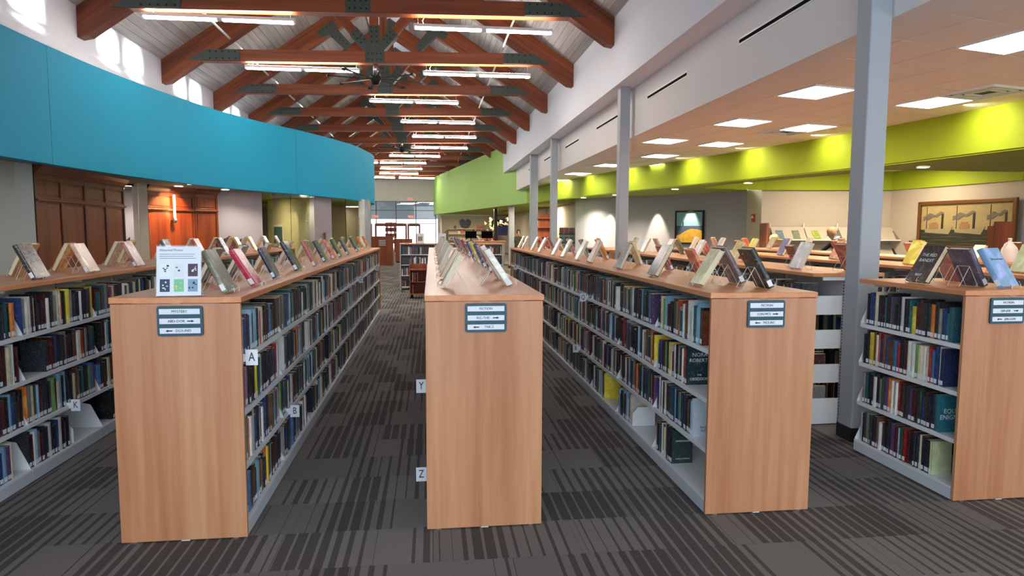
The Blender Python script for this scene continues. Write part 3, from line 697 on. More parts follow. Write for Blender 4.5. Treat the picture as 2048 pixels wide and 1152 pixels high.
wallthing('wall_far_right', [(11.22,11.4),(11.6,11.2),(13,11.1),(13,-4)], 0, 3.02, M['greywall'], 'grey wall end at the right edge', .1)
wallthing('wall_end_beige', [(4.7,21.35),(5.3,23.6),(5.3,30)], 0, 2.61, M['beige'], None, -.1)
wallthing('wall_children', [(5.3,30),(5.6,46),(.6,46),(.62,44.2)], 0, 2.61, M['beige'], 'beige wall of the far reading room', .1)
def spot(x, y, z, tx, ty, tz, e, ang_=42, col=(1,.80,.56), blend=.5):
    l = bpy.data.lights.new('spot', 'SPOT'); l.energy = e; l.spot_size = math.radians(ang_); l.spot_blend = blend; l.shadow_soft_size = .03; l.color = col
    o = bpy.data.objects.new('spot', l); C.objects.link(o); o.location = (x,y,z); o.rotation_euler = (Vector((tx,ty,tz))-Vector((x,y,z))).to_track_quat('-Z','Y').to_euler()
# downlights
dm = MB(); dm.lathe([(.0,0),(.075,0),(.075,.006),(0,.006)], 14); dl_me = dm.mesh('lens', [M['downl']])
dr = MB(); dr.tube([(.09*math.cos(a*PI/8), .09*math.sin(a*PI/8), 0) for a in range(17)], .008, 4, cap=False); dlr_me = dr.mesh('trim_ring', [M['white']])
DL = [(-5.85,13.55,2.49,'above the dark glass sidelight'),(-5.25,14.75,2.49,'just in front of the tube wall lamp'),(-4.75,14.05,2.49,'at the teal edge right of the tube lamp'),(-4.62,15.8,2.49,'above the carved chair'),(-4.15,15.75,2.49,'at the teal edge above the mauve wall'),(-3.25,17.3,2.49,'above the left glass room'),(-2.6,19.2,2.49,'above the right glass room'),(-2.25,20.6,2.49,'near the tip of the teal curve'),
      (7.65,9.6,2.60,'in the soffit right of the tall column'),(6.62,13.3,2.60,'in the soffit left of the recess'),(5.9,15.6,2.60,'in the soffit far past the recess'),(5.2,18.4,2.60,'in the soffit near the slate wall'),(4.7,20.2,2.60,'in the soffit by the far corner')]
for x, y, z, w_ in DL:
    t = thing('downlight', 'small round downlight %s' % w_, 'ceiling light', (x, y, z), 0, 'round recessed downlights'); inst('lens', dl_me, t, (0,0,-.004)); inst('trim_ring', dlr_me, t); spot(x, y, z-.02, x, y, 0, 32 if x < 0 else 190, 130, (1,.88,.68), 1.0)
gnx, gny = -.834, -.552
for (x, y, e) in ((5.16,20.61,130),(5.52,20.07,130),(6.51,18.57,170),(7.15,17.6,120)):
    spot(x+gnx*.30, y+gny*.30, 2.58, x+gnx*.05, y+gny*.05, 1.2, e*W_SPOT/45, 44)
spot(-5.05, 14.82, 2.46, -5.62, 15.05, 1.7, 110, 95, (1,.55,.24), .6)
spot(-3.9, 17.9, 2.46, -4.1, 19.4, 1.0, 40, 60)
# added fill spots without fixtures, to brighten the lime band
for y in (1.0, 3.2, 5.4, 7.5, 10.2, 12.0, 13.8, 16.2, 18.6, 21.0):
    x = band_x(y); spot(x-.60, y, 3.12, x+.10, y+.05, 2.70, 11, 125, (1,.88,.62), 1.0)
for y, x in ((13.0,10.0),(13.6,8.8),(8.0,11.2)):
    l = bpy.data.lights.new('recess_light', 'AREA'); l.energy = 26; l.size = .6; l.color = (1,.82,.58); o = bpy.data.objects.new('recess_light', l); C.objects.link(o); o.location = (x,y,3.0)
for y, x in ((32,3.0),(38,2.6),(43,2.2),(27,4.5)):
    l = bpy.data.lights.new('far_light', 'AREA'); l.energy = 60; l.size = 1; l.color = (1,.82,.56); o = bpy.data.objects.new('far_light', l); C.objects.link(o); o.location = (x,y,2.58)

# ---------------------------------------------------------------- columns
def column(x0, x1, y0, y1, z1, lab, name='steel_column', mt='colgrey'):
    t = thing(name, lab, 'column', ((x0+x1)/2, (y0+y1)/2, 0), 0, None)
    w, d = (x1-x0)/2, (y1-y0)/2
    bevel(box_obj('shaft', [M[mt]], t, -w, w, -d, d, .0, z1), .012, 3)
    box_obj('base_cover', [M['base_black']], t, -w-.006, w+.006, -d-.006, d+.006, 0, .11)
    return t
column(3.155, 3.322, 4.55, 4.72, 3.94, 'tall grey square column nearest, between the bookcases')
column(3.09, 3.26, 10.72, 10.89, 3.94, 'second grey column along the bulkhead')
column(3.09, 3.26, 16.95, 17.12, 3.94, 'third grey column along the bulkhead')
column(3.10, 3.34, 20.6, 20.8, 3.94, 'fourth grey column, just left of the third in view')
column(3.24, 3.46, 27.5, 27.75, 2.61, 'slim grey column under the soft green fascia')
column(3.0, 3.16, 31.5, 31.7, 2.61, 'dark slim column under the soft green fascia', mt='darkmetal')

# ---------------------------------------------------------------- bookcase ranges
BAY = .914; WD = .617; SH = [.09, .375, .66, .94]; TOPZ = 1.262; CT = .030
shm = MB()   # one shelf spans both faces of a bay
shm.box(.012, WD/2-.012, .004, BAY-.004, -.018, 0); shm.box(WD/2+.012, WD-.012, .004, BAY-.004, -.018, 0)
shm.box(.012, .024, .004, BAY-.004, -.026, -.0185); shm.box(WD-.024, WD-.012, .004, BAY-.004, -.026, -.0185)
shelf_me = shm.mesh('shelf', [M['shelf']])
bkm = MB()   # deep base shelf with kick plate
bkm.box(.004, WD-.004, .003, BAY-.003, .078, .09); bkm.box(.004, .016, .003, BAY-.003, .012, .078, 1); bkm.box(WD-.016, WD-.004, .003, BAY-.003, .012, .078, 1)
base_me = bkm.mesh('base_shelf', [M['shelf'], M['kick']])
brm = MB()
for s in (0, 1):
    pts = [(.014,-.018),(.30,-.018),(.30,.20),(.20,.20),(.09,.175),(.014,.01)]
    if s: pts = [(WD-x, z) for x, z in pts][::-1]
    brm.prism(pts, -.0025, .0025, 'y')
br_me = brm.mesh('bracket', [M['shelf']])
upm = MB(); upm.box(WD/2-.02, WD/2+.02, -.016, .016, .0, TOPZ-CT)
for k in range(46): 
    for s in (-1, 1): upm.box(WD/2+s*.0205-.0005, WD/2+s*.0205+.0005, -.005, .005, .08+k*.025, .092+k*.025, 1)
ebm = MB(); ebm.box(.05, .292, -.0025, .0025, -.02, .135); eb_me = ebm.mesh('bracket', [M['shelf']])
up_me = upm.mesh('upright', [M['shelf'], M['black']])
crm = MB(); crm.box(.10, WD-.10, -.01, .01, TOPZ-CT-.03, TOPZ-CT); cr_me = crm.mesh('top_rail', [M['shelf']])
bpm = MB(); bpm.box(WD/2-.004, WD/2+.004, .02, BAY-.02, .95, TOPZ-CT-.002); back_me = bpm.mesh('back_panel', [M['shelf']])

def end_sign(parent, x0, lines, y):
    t = thing('range_sign', lines[0], 'sign', (x0+.308-.0, y, 0))
    w = .108; zc = 1.144; h = .075
    m = MB(); r = .012; pts = []
    for (cx, cz, a0) in ((w-r, h-r, 0), (-w+r, h-r, PI/2), (-w+r, -h+r, PI), (w-r, -h+r, 1.5*PI)):
        pts += [(cx+r*math.cos(a0+q*PI/8), zc+cz+r*math.sin(a0+q*PI/8)) for q in range(5)]
    m.prism(pts, -.012, 0, 'y'); m.build('sign_board', [M['signteal']], t)
    for k, z in enumerate((.048, 0, -.048)):
        ls = box_obj('label_strip', [M['paper']], t, -w+.012, w-.012, -.0145, -.011, zc+z-.0135, zc+z+.0135)
        tx = lines[1+k]
        if k == 0: text(tx, .018, M['ink'], ls, (0, -.0155, zc+z), (PI/2, 0, 0), ext=.0004)
        else:
            text(tx, .018, M['ink'], ls, (-.016 if k == 1 else .016, -.0155, zc+z), (PI/2, 0, 0), ext=.0004)
            ax = .052 if k == 1 else -.052; s = 1 if k == 1 else -1
            a = MB(); a.prism([(ax-s*.016, zc+z-.0025), (ax+s*.004, zc+z-.0025), (ax+s*.004, zc+z-.006), (ax+s*.016, zc+z), (ax+s*.004, zc+z+.006), (ax+s*.004, zc+z+.0025), (ax-s*.016, zc+z+.0025)][::s], -.0162, -.0146, 'y'); a.build('arrow', [M['ink']], ls)
    return t

RNG = [ # key, x0, y0, bays, near panel, label, visible side (+1 right face, -1 left face), short name
 ('K', -3.11, 3.46-2*BAY, 12, True, 'long double sided bookcase with wood top at far left', +1, 'the far left bookcase'),
 ('L', -1.568, 3.46, 10, True, 'long mystery bookcase with maple end panel and Historical Fiction sign', +1, 'the mystery bookcase'),
 ('M', -.032, 3.44, 10, True, 'middle fiction bookcase seen end on, signed RIC-THE', 0, 'the middle bookcase'),
 ('R', 1.516, 3.45, 10, True, 'long fiction bookcase with maple end panel signed LON-MCS', -1, 'the LON-MCS bookcase'),
 ('F', 3.053, 3.46, 1, True, 'short one bay bookcase in front of the tall column', -1, 'the short bookcase'),
 ('P', 3.053, 5.0, 6, False, 'long bookcase starting behind the tall column with open metal end', -1, 'the bookcase behind the column'),
 ('T', 3.053, 11.15, 2, True, 'far continuation of the bookcase behind the columns', -1, 'the bookcase past the second column'),
 ('Q', 4.60, 3.46, 10, True, 'fifth long bookcase, right of the tall column', -1, 'the fifth bookcase'),
 ('S', 6.14, 3.46, 10, True, 'rightmost long bookcase near the ship painting', -1, 'the rightmost bookcase')]
ranges = {}
FOOT = MB(); FOOT.box(.04, WD/2-.03, -.004, -.001, .012, .22); foot_me = FOOT.mesh('end_plate', [M['shelf']])
for key, x0, y0, nb, pan, lab, vis, short in RNG:
    t = thing('bookcase', lab, 'bookcase', (x0, y0, 0), 0, 'double sided library bookcases'); ranges[key] = t
    ys = -.026 if pan else -.03
    ye = nb*BAY + (.03 if key != 'F' else .012)
    bevel(box_obj('countertop', [M['counter']], t, 0-.004, WD+.004, ys, ye, TOPZ-CT, TOPZ), .0025)
    if pan: bevel(box_obj('end_panel', [M['panel']], t, .001, WD-.001, -.024, -.003, .012, TOPZ-CT-.003), .002)
    if pan:
        m = MB()
        for px_ in (.06, WD-.06): m.lathe([(.0,0),(.018,0),(.018,.012),(0,.012)], 10, (px_, -.012, 0))
        m.build('leveling_foot', [M['chrome']], t)
    if key == 'P': inst('end_plate', foot_me, t)
    if key not in 'F': box_obj('end_panel', [M['panel']], t, .001, WD-.001, nb*BAY+.003, nb*BAY+.024, .012, TOPZ-CT-.003)
    for b in range(nb+1):
        inst('upright', up_me, t, (0, b*BAY, 0)); inst('top_rail', cr_me, t, (0, b*BAY, 0))
        for z in SH: inst('bracket', eb_me if key == 'P' and b == 0 else br_me, t, (0, b*BAY + (.004 if b == 0 else 0), z))
    for b in range(nb):
        inst('base_shelf', base_me, t, (0, b*BAY, 0)); inst('back_panel', back_me, t, (0, b*BAY, 0))
        for z in SH[1:]: inst('shelf', shelf_me, t, (0, b*BAY, z))
end_sign(None, -1.568, ['dark teal sign reading MYSTERY ABD-DOR on the left end panel', 'MYSTERY', 'ABD-DOR', 'DOS-IND'], 3.436).location.x = -1.238
end_sign(None, -.032, ['dark teal sign reading FICTION RIC-THE on the middle end panel', 'FICTION', 'RIC-THE', 'THE-Z'], 3.416).location.x = .282
end_sign(None, 1.516, ['dark teal sign reading FICTION LON-MCS on the right end panel', 'FICTION', 'LON-MCS', 'MCS-RIC'], 3.426).location.x = 1.832
end_sign(None, 3.053, ['dark teal sign reading FICTION GIA-JAR at the right picture edge', 'FICTION', 'GIA-JAR', 'JAR-LON'], 3.436).location.x = 3.315

# ---------------------------------------------------------------- shelved books
PAL = [((24,30,44),'dark navy',14),((26,27,32),'black',12),((40,44,52),'charcoal',12),((70,22,28),'dark red',6),((150,30,34),'red',4),((30,60,110),'blue',6),((60,110,160),'mid blue',4),
       ((130,175,200),'pale blue',5),((215,214,210),'white',11),((196,186,160),'cream',6),((30,92,98),'teal',6),((44,70,54),'dark green',4),((110,150,80),'green',2),((216,190,60),'yellow',2),
       ((196,104,44),'orange',2),((104,64,44),'brown',6),((120,116,112),'grey',7),((80,54,96),'purple',3),((176,110,140),'pink',1),((60,36,30),'dark brown',5)]
PW_ = [p[2] for p in PAL]
def pick(): 
    p = R.choices(PAL, PW_)[0]; k = R.uniform(.85, 1.45)
    return tuple(min(1, c*k) for c in srgb(*p[0])[:3]), p[1]
books = []   # dict(x,y,z,t,h,d,side,col,name,range,level,bay,idx,short)
LV = ['bottom', 'third', 'second', 'top']
SPECIAL = {}
def fill(key, x0, y0, nb, side, short, visible):
    for li, z in enumerate(SH):
        for b in range(nb):
            ya = y0 + b*BAY + .012; yb = y0 + (b+1)*BAY - .012
            # some shelves are not full: gap at one end
            if key == 'R' and b == 0: ya += [.56,.23,.35,.14][li]
            elif key == 'R' and b == 1 and li == 0: yb -= .02; ya += .55
            elif key == 'R' and b == 2 and li == 0: ya += .40
            elif key == 'F': ya += [.18,.13,.12,.07][li]
            elif key == 'K' and b == 3 and li == 0: yb -= .42
            elif key == 'K' and b == 2 and li == 0: yb -= .10; ya += .5
            elif key == 'L' and b == 0: ya += .02
            elif R.random() < .25: ya += R.uniform(.02, .25)
            y = ya; idx = 0; hbase = R.uniform(.212, .226)
            while True:
                t = R.choice([.018,.022,.024,.027,.03,.03,.034,.038,.043]); h = min(.243, max(.17, R.gauss(hbase, .012)))
                if R.random() < .08: h -= .035
                if y + t > yb: break
                c, cn = pick(); idx += 1
                inset = .022 + R.uniform(0, .010)
                books.append(dict(x=(x0+WD-inset) if side > 0 else (x0+inset), y=y, z=z, t=t-.0012, h=h, d=R.uniform(.140,.158), side=side, col=c, cn=cn, key=key, lv=LV[li], li=li, bay=b, idx=idx, short=short, vis=visible))
                y += t
for key, x0, y0, nb, pan, lab, vis, short in RNG:
    for s in (-1, 1): fill(key, x0, y0, nb, s, short, s == vis)
# recolour the row-end books whose covers are readable in the photograph
def first(key, li, bay=0): return [b for b in books if b['key'] == key and b['li'] == li and b['bay'] == bay and b['vis']][0]
def setb(b, rgb, cn, h=None, t=None, lines=None, ink='w'):
    b['col'] = srgb(*rgb)[:3]; b['cn'] = cn
    if h: b['h'] = h
    b['lines'] = lines; b['ink'] = ink; b['keep'] = True
setb(first('R',3), (112,52,34), 'reddish brown', .205)
setb(first('R',2), (22,52,58), 'dark teal', .238, lines=[('NORA',.034,.185),('ROBERTS',.032,.150),('THE',.016,.06),('OBSESSION',.024,.035)])
setb(first('R',1), (190,204,214), 'wintry white', .232, lines=[('Burying',.020,.055),('Father',.020,.034)], ink='k')
setb(first('R',0), (38,58,56), 'dark green', .222, lines=[('sweetwater',.022,.15),('ROXANA ROBINSON',.010,.03)])
setb(first('F',1), (34,108,124), 'teal', .232, lines=[('EQUE',.040,.130),('ENIGMA',.040,.092)])
setb(first('F',0), (188,196,150), 'pale green', .215)
setb(first('F',3), (32,92,104), 'teal', .215)
setb(first('F',2), (30,46,84), 'dark blue', .225)
setb(first('P',3), (20,24,34), 'black', .23, lines=[('MERCY',.03,.15)])
setb(first('R',0,1), (196,188,178), 'cream', .225)
setb(first('L',3), (150,28,30), 'red', .205)
fam = [b for b in books if b['key'] == 'L' and b['vis'] and b['li'] == 2 and b['bay'] == 0]
for k, b in enumerate(fam):
    if 9 <= k <= 10: b['col'] = srgb(222,206,40)[:3]; b['cn'] = 'bright yellow'; b['h'] = .215
    if 3 <= k <= 4: b['col'] = srgb(190,120,160)[:3]; b['cn'] = 'pink'
for b in books:
    if b['key'] == 'R' and b['vis'] and b['li'] == 1 and b['bay'] == 3 and b['idx'] == 4: b['col'] = srgb(20,150,170)[:3]; b['cn'] = 'bright turquoise'
def score(b):
    if not b['vis']: return 0
    ym = b['y']+b['t']/2; u, v, D = pix(b['x'], ym, b['z']+b['h']/2)
    if D < .3 or u < 0 or u > 2048 or v < 0 or v > 1152: return 0
    if 231 < u < 505 and v > 590: return 0
    if 846 < u < 1092 and v > 500: return 0
    if 1412 < u < 1640 and v > 560: return 0
    if u > 1903 and v > 560: return 0
    if b['key'] in 'PQST': return 0 if not b.get('keep') else 1e9
    a, _, _ = pix(b['x'], b['y'], b['z']); c, _, _ = pix(b['x'], b['y']+b['t'], b['z'])
    return abs(a-c)*b['h']*F_PX/D + (1e9 if b.get('keep') else 0)
books.sort(key=lambda b: -score(b))
NI = 296
bc = {}
def book_parts(t, h, d):
    k = (round(t, 4), round(h, 2), round(d, 2))
    if k in bc: return bc[k]
    h = k[1]; d = k[2]; c = .0022; m = MB()
    # spine towards -x (x=0), boards run to x=d
    m.box(.002, d, 0, c, 0, h); m.box(.002, d, t-c, t, 0, h)
    sp = [(.002,0),(0,t*.18),(-.0015,t*.5),(0,t*.82),(.002,t),(.0042,t),(.0025,t*.5),(.0042,0)]
    m.prism(sp, 0, h, 'z')
    p = MB(); p.box(.004, d-.005, c, t-c, .004, h-.004)
    l = MB(); l.box(-.0030, -.0008, t*.14, t*.86, .010, .036)
    bc[k] = (m.mesh('cover', [M['spine_obj']]), p.mesh('page_block', [M['pages']]), l.mesh('spine_label', [M['sticker']])); return bc[k]
joined = MB(); jm_hidden = []
for n, b in enumerate(books):
    if n < NI:
        bayn = {'K': {2:'first', 3:'second', 4:'third', 5:'fourth'}.get(b['bay'], nth(b['bay']-1)) + ' bay in view'}.get(b['key'], nth(b['bay']+1) + ' bay')
        lab = '%s book, %s on %s shelf, %s, %s' % (b['cn'], nth(b['idx']), b['lv'], bayn, b['short'].replace('the ', ''))
        t = thing('library_book', lab, 'book', (b['x'], b['y'] if b['side'] < 0 else b['y']+b['t'], b['z']), 0 if b['side'] < 0 else PI, 'books on the shelves')
        me = book_parts(b['t'], b['h'], b['d'])
        o = inst('cover', me[0], t); o.color = (*b['col'], 1); inst('page_block', me[1], t)
        if R.random() < .85: inst('spine_label', me[2], t)
        if b.get('lines'):
            for s_, sz_, zz in b['lines']:
                text(s_, sz_, M['paper'] if b['ink'] == 'w' else M['ink'], t, (b['d']*.52, -.0004, zz), (PI/2, 0, 0), ext=.0003)
    else:
        x0, x1 = (b['x'], b['x']+b['d']) if b['side'] < 0 else (b['x']-b['d'], b['x'])
        y0, y1, z0, z1 = b['y'], b['y']+b['t'], b['z'], b['z']+b['h']
        joined.box(x0, x1, y0, y1, z0, z1-.004, 0, b['col'])
        joined.box(x0+.004, x1-.004, y0+.003, y1-.003, z1-.004, z1-.002, 1, (.7,.6,.5))
        if b['vis'] and R.random() < .6:
            if b['side'] < 0: joined.box(x0-.0015, x0+.001, y0+.004, y1-.004, z0+.010, z0+.036, 2, (1,1,1))
            else: joined.box(x1-.001, x1+.0015, y0+.004, y1-.004, z0+.010, z0+.036, 2, (1,1,1))
o = joined.build('library_book', [M['spine_att'], M['pages'], M['sticker']])
tag(o, 'remaining rows of hardback books filling the long bookcases', 'books', kind='stuff')
# wire book supports / metal book ends at open row ends
def bookend(x, y, z, side, lab):
    t = thing('bookend', lab, 'bookend', (x, y, z))
    m = MB(); s = side
    pts = [(-s*.02, 0), (-s*.02, .10), (-s*.06, .15), (-s*.20, .15), (-s*.20, 0)]
    m.prism(pts if s < 0 else pts[::-1], 0, .002, 'y'); m.build('upright_plate', [M['shelf']], t)
    box_obj('foot_plate', [M['shelf']], t, min(-s*.02,-s*.20), max(-s*.02,-s*.20), -.0, .10, 0, .0015)
bookend(2.133-WD, 3.46+BAY*1+.47, SH[0], -1, 'pale metal bookend standing on the empty bottom shelf, LON-MCS bookcase')
bookend(-2.49, 3.46+BAY*2-.40, SH[0], 1, 'pale metal bookend on the bottom shelf of the far left bookcase')

# letter tags hanging on shelf edges
def letter(ch, x, y, z, side, rng):
    t = thing('letter_tag', 'white shelf tag with black letter %s on %s' % (ch, rng), 'tag', (x, y, z))
    sgn = side
    box_obj('tag_card', [M['paper']], t, min(0, sgn*.06), max(0, sgn*.06), -.0015, .0, -.04, .042)
    text(ch, .066, M['ink'], t, (sgn*.03, -.0022, .002), (PI/2, 0, 0), ext=.0004, sx=.72)
    box_obj('clip', [M['shelf']], t, min(-sgn*.03, 0), max(-sgn*.03, 0), -.0015, 0, -.02, .02)
for ch, x, y, z, s, rn in (('A',-.951,3.50,.94,1,'the mystery bookcase'),('B',-.951,4.52,.375,1,'the mystery bookcase'),('C',-.951,8.85,.94,1,'the mystery bookcase'),('D',-.951,11.5,.94,1,'the mystery bookcase'),
                      ('K',-2.49,4.84,.375,1,'the far left bookcase'),('Y',-.034,3.95,.66,-1,'the middle bookcase'),('Z',-.034,3.72,.20,-1,'the middle bookcase'),
                      ('Q',1.516,6.35,.94,-1,'the LON-MCS bookcase'),('R',1.516,6.65,.375,-1,'the LON-MCS bookcase'),('P',1.516,11.6,.94,-1,'the LON-MCS bookcase')):
    if ch == 'C' : pass
    letter(ch, x, y, z, s, rn)

# ---------------------------------------------------------------- display books on wire stands
LEAN = math.radians(27)
def dmeshes():
    # local: cover faces +x and leans back; spine at -y; height along leaned z; bottom front edge at origin
    c, s = math.cos(LEAN), math.sin(LEAN)
    def P(a, y, h): return (-h*s - a*c + .0, y, h*c - a*s + a*s*0 + .0)   # a = depth behind the front cover
    def boxl(m, a0, a1, y0, y1, h0, h1):
        vs = [P(a,y,h) for h in (h0,h1) for (a,y) in ((a0,y0),(a1,y0),(a1,y1),(a0,y1))]
        m.add(vs, [(0,1,2,3),(7,6,5,4),(4,5,1,0),(5,6,2,1),(6,7,3,2),(7,4,0,3)])
    t, w, h = .030, .155, .235; zo = t*s
    cov = MB(); boxl(cov, 0, .0025, 0, w, 0, h); boxl(cov, t-.0025, t, 0, w, 0, h)
    n = 5; vs = []
    for hh in (0, h):
        for k in range(n+1):
            a = PI*k/n; vs.append(P(t/2 - t/2*math.cos(a), -math.sin(a)*.005, hh))
        for k in range(n, -1, -1):
            a = PI*k/n; vs.append(P(t/2 - (t/2-.002)*math.cos(a), .002-math.sin(a)*.003, hh))
    q = 2*(n+1); cov.add(vs, [tuple(range(q)), tuple(range(2*q-1, q-1, -1))] + [(i, i+q, (i+1) % q + q, (i+1) % q) for i in range(q)])
    pg = MB(); boxl(pg, .0025, t-.0025, .003, w-.005, .004, h-.004)
    lb = MB(); boxl(lb, .004, t-.004, -.0065, -.0045, .010, .045)
    st = MB(); r = .0016
    for y in (.035, .12):
        st.tube([P(-.022,y,.018), P(-.024,y,.0), P(t+.003,y,-.003), P(t+.003,y,.13)], r, 5)
        top = Vector(P(t+.003,y,.13)); st.tube([top, (top.x-.055, y, -zo+.002)], r, 5)
        st.tube([P(-.024,y,0), (P(-.024,y,0)[0], y, -zo+.002)], r, 5)
    a_ = Vector(P(t+.003,.035,.13)); st.tube([a_, (a_.x, .12, a_.z)], r, 5)
    st.tube([(a_.x-.055,.035,-zo+.002), (a_.x-.055,.12,-zo+.002)], r, 5)
    return [x.mesh(n_, [mm]) for x, n_, mm in ((cov,'cover',M['cover_obj']),(pg,'page_block',M['pages']),(lb,'spine_label',M['sticker']))] + [st.mesh('wire_stand', [M['wire']])], zo
(dc, dp, dlb, dst), DZO = dmeshes()
RN = {'K':'far left countertop','L':'mystery countertop','M':'middle countertop','R':'LON-MCS countertop','F':'short countertop','P':'column-side countertop','Q':'fifth countertop','S':'rightmost countertop'}
cnt = {}
def dbook(key, y, side, rgb, cn, scale=(1,1,1), inset=.11, title=None, extra='', tcol='paper', rz=0, short=False):
    x0 = ranges[key].location.x; x = x0+WD-inset if side > 0 else x0+inset
    if side > 0: y0 = y; rot = rz
    else: y0 = y + .155*scale[1]; rot = PI+rz
    k = (key, side); cnt[k] = cnt.get(k, 0)+1
    where = '%s nearest on %s edge of %s' % (nth(cnt[k]) if cnt[k] > 1 else 'the', 'right' if side > 0 else 'left', RN[key])
    t = thing('display_book', '%s book on stand, %s' % (cn, where), 'book', (x, y0, TOPZ+.004+DZO), rot, 'books displayed on the countertops')
    t.scale = scale
    o = inst('cover', dc, t); o.color = srgb(*rgb); inst('page_block', dp, t); inst('spine_label', dlb, t)
    s = thing('book_stand', 'wire stand of %s book, %s' % (cn, where), 'book stand', (x, y0, TOPZ+.004+DZO), rot, 'wire book stands')
    inst('wire', dst, s)
    s.scale = scale
    if title:
        c_, s_ = math.cos(LEAN), math.sin(LEAN)
        for tx, sz_, hh, *tc_ in title:
            tm = text(tx, sz_, M[tcol], t, (-hh*s_+.0008, .0785, hh*c_+.0004), (0,0,0), ext=.0003)
            tm.rotation_euler = (Matrix.Rotation(PI/2, 3, 'Z') @ Matrix.Rotation(PI/2-LEAN, 3, 'X')).to_euler()
    return t
D = lambda *a, **k: dbook(*a, **k)
# far left countertop
D('K', 4.60, 1, (52,44,42), 'dark brown', (1,1.05,1.05), .04, title=[('BECK’S',.034,.175),('DEATH',.026,.14),('CANYON',.020,.115)]); D('K', 5.26, 1, (214,172,150), 'pale peach', (1,1,1), .03); D('K', 6.07, 1, (160,84,84), 'dusty red', (1,1,1), .03)
D('K', 4.98, -1, (176,140,96), 'tan', (1,1.1,1.05), .18); D('K', 5.50, -1, (196,140,80), 'ochre', (1,1,1), .19); D('K', 6.3, -1, (190,176,150), 'beige', (1,1,1), .2); D('K', 6.75, -1, (196,160,110), 'sand')
for y, c, n in ((7.1,(60,70,90),'slate'),(8.0,(196,60,70),'red and white'),(8.9,(60,60,66),'charcoal'),(9.6,(206,170,80),'golden'),(10.3,(210,180,90),'mustard'),(11.2,(210,208,200),'white'),(12.0,(150,130,110),'taupe')): D('K', y, 1, c, n)
for y, c, n in ((7.6,(200,190,170),'cream'),(8.4,(190,150,110),'caramel'),(9.3,(150,110,80),'brown'),(10.0,(170,150,120),'khaki'),(10.8,(180,160,130),'stone'),(11.8,(190,170,150),'biscuit')): D('K', y, -1, c, n)
# mystery countertop
D('L', 3.58, 1, (126,124,108), 'grey green painterly', (1.0,1.05,1.02), .10); D('L', 3.99, 1, (196,44,76), 'crimson', (1.15,.9,.98), .06); D('L', 4.58, 1, (30,40,60), 'dark navy', (.9,.9,.95), .08); D('L', 5.45, 1, (36,40,48), 'black', (1.1,1,1.08), .10); D('L', 6.03, 1, (190,92,100), 'rose red', (1,1,1.05), .06)
for y, c, n in ((6.90,(44,44,50),'charcoal'),(7.55,(206,90,90),'coral'),(8.05,(52,66,48),'forest green'),(8.8,(52,60,110),'indigo'),(9.9,(60,72,80),'slate'),(10.8,(220,120,50),'orange'),(11.7,(214,110,70),'burnt orange')): D('L', y, 1, c, n)
D('L', 4.25, -1, (40,52,68), 'navy', (1,1,1), .13); D('L', 4.9, -1, (60,70,84), 'slate blue'); D('L', 5.65, -1, (190,120,84), 'orange brown')
for y, c, n in ((6.5,(200,190,180),'pale'),(7.3,(196,180,150),'cream'),(8.3,(196,70,50),'vermilion'),(9.2,(190,170,140),'sand'),(10.3,(200,150,110),'peach'),(11.4,(180,150,120),'tan')): D('L', y, -1, c, n)
# middle countertop
for y, c, n, s in ((3.92,(226,228,214),'white floral',(1.3,1,1.0)),(4.42,(214,196,196),'white and rust',(1.2,1,1.05)),(5.15,(120,60,70),'maroon',(.9,1,1)),(5.75,(40,60,100),'navy',(.9,1,1)),(6.4,(206,190,60),'yellow',(.9,1,1)),(7.0,(50,80,150),'blue',(.9,1,1)),(8.0,(130,60,60),'brick red',(1,1,1)),(8.8,(160,120,110),'dusty rose',(1,1,1)),(9.6,(120,110,120),'mauve',(1,1,1)),(10.4,(80,90,110),'steel blue',(1,1,1)),(11.3,(170,170,180),'pale grey',(1,1,1))): D('M', y, 1, c, n, s, .10)
for y, c, n, s in ((3.80,(226,220,200),'ivory',(1.0,.9,.86)),(4.50,(150,60,60),'dark red',(1.0,.95,.9)),(5.3,(230,224,206),'pale cream',(.9,1,.95)),(6.1,(60,100,80),'green',(.9,1,1)),(6.8,(200,206,200),'white',(.9,1,1)),(7.3,(206,120,110),'salmon',(1,1,1)),(8.2,(220,160,150),'pink',(1,1,1)),(9.1,(200,190,180),'beige',(1,1,1)),(10.1,(190,170,160),'tan',(1,1,1)),(11.2,(210,210,220),'silver',(1,1,1))): D('M', y, -1, c, n, s, .09)
# LON-MCS countertop
for y, c, n, s in ((3.80,(200,196,150),'pale olive',(1.2,.9,1)),(4.60,(84,80,82),'grey and white',(1.1,1.1,1.05)),(5.50,(120,130,140),'steel grey',(.9,1,1)),(6.55,(180,120,130),'pink patterned',(1,1,1.05)),(7.15,(200,200,196),'white',(1,1,1)),(7.95,(70,100,90),'sea green',(1,1,1)),(8.6,(190,176,160),'beige',(1,1,1)),(9.75,(196,110,90),'terracotta',(1,1,1)),(10.5,(190,100,80),'rust',(1,1,1)),(11.6,(210,190,150),'straw',(1,1,1)),(12.1,(200,170,130),'buff',(1,1,1))): D('R', y, -1, c, n, s, .085)
for y, c, n, s in ((3.60,(34,26,28),'black',(1.2,1.0,1.08)),(3.95,(96,84,88),'grey purple',(1.2,1.05,1.08)),(4.65,(190,80,50),'orange and black',(.9,.9,.9)),(5.30,(170,50,60),'red',(.9,.9,.95)),(6.1,(206,184,130),'wheat',(.9,1,1.05)),(7.3,(214,130,40),'bright orange',(1.1,1,1.1)),(8.2,(80,110,120),'grey blue',(1,1,1)),(9.0,(180,110,110),'dusty red',(1,1,1)),(9.8,(220,150,50),'amber',(1,1,1)),(10.6,(120,60,50),'brown',(1,1,1)),(11.4,(180,60,60),'scarlet',(1,1,1))): D('R', y, 1, c, n, s, .16 if y < 4 else .12)
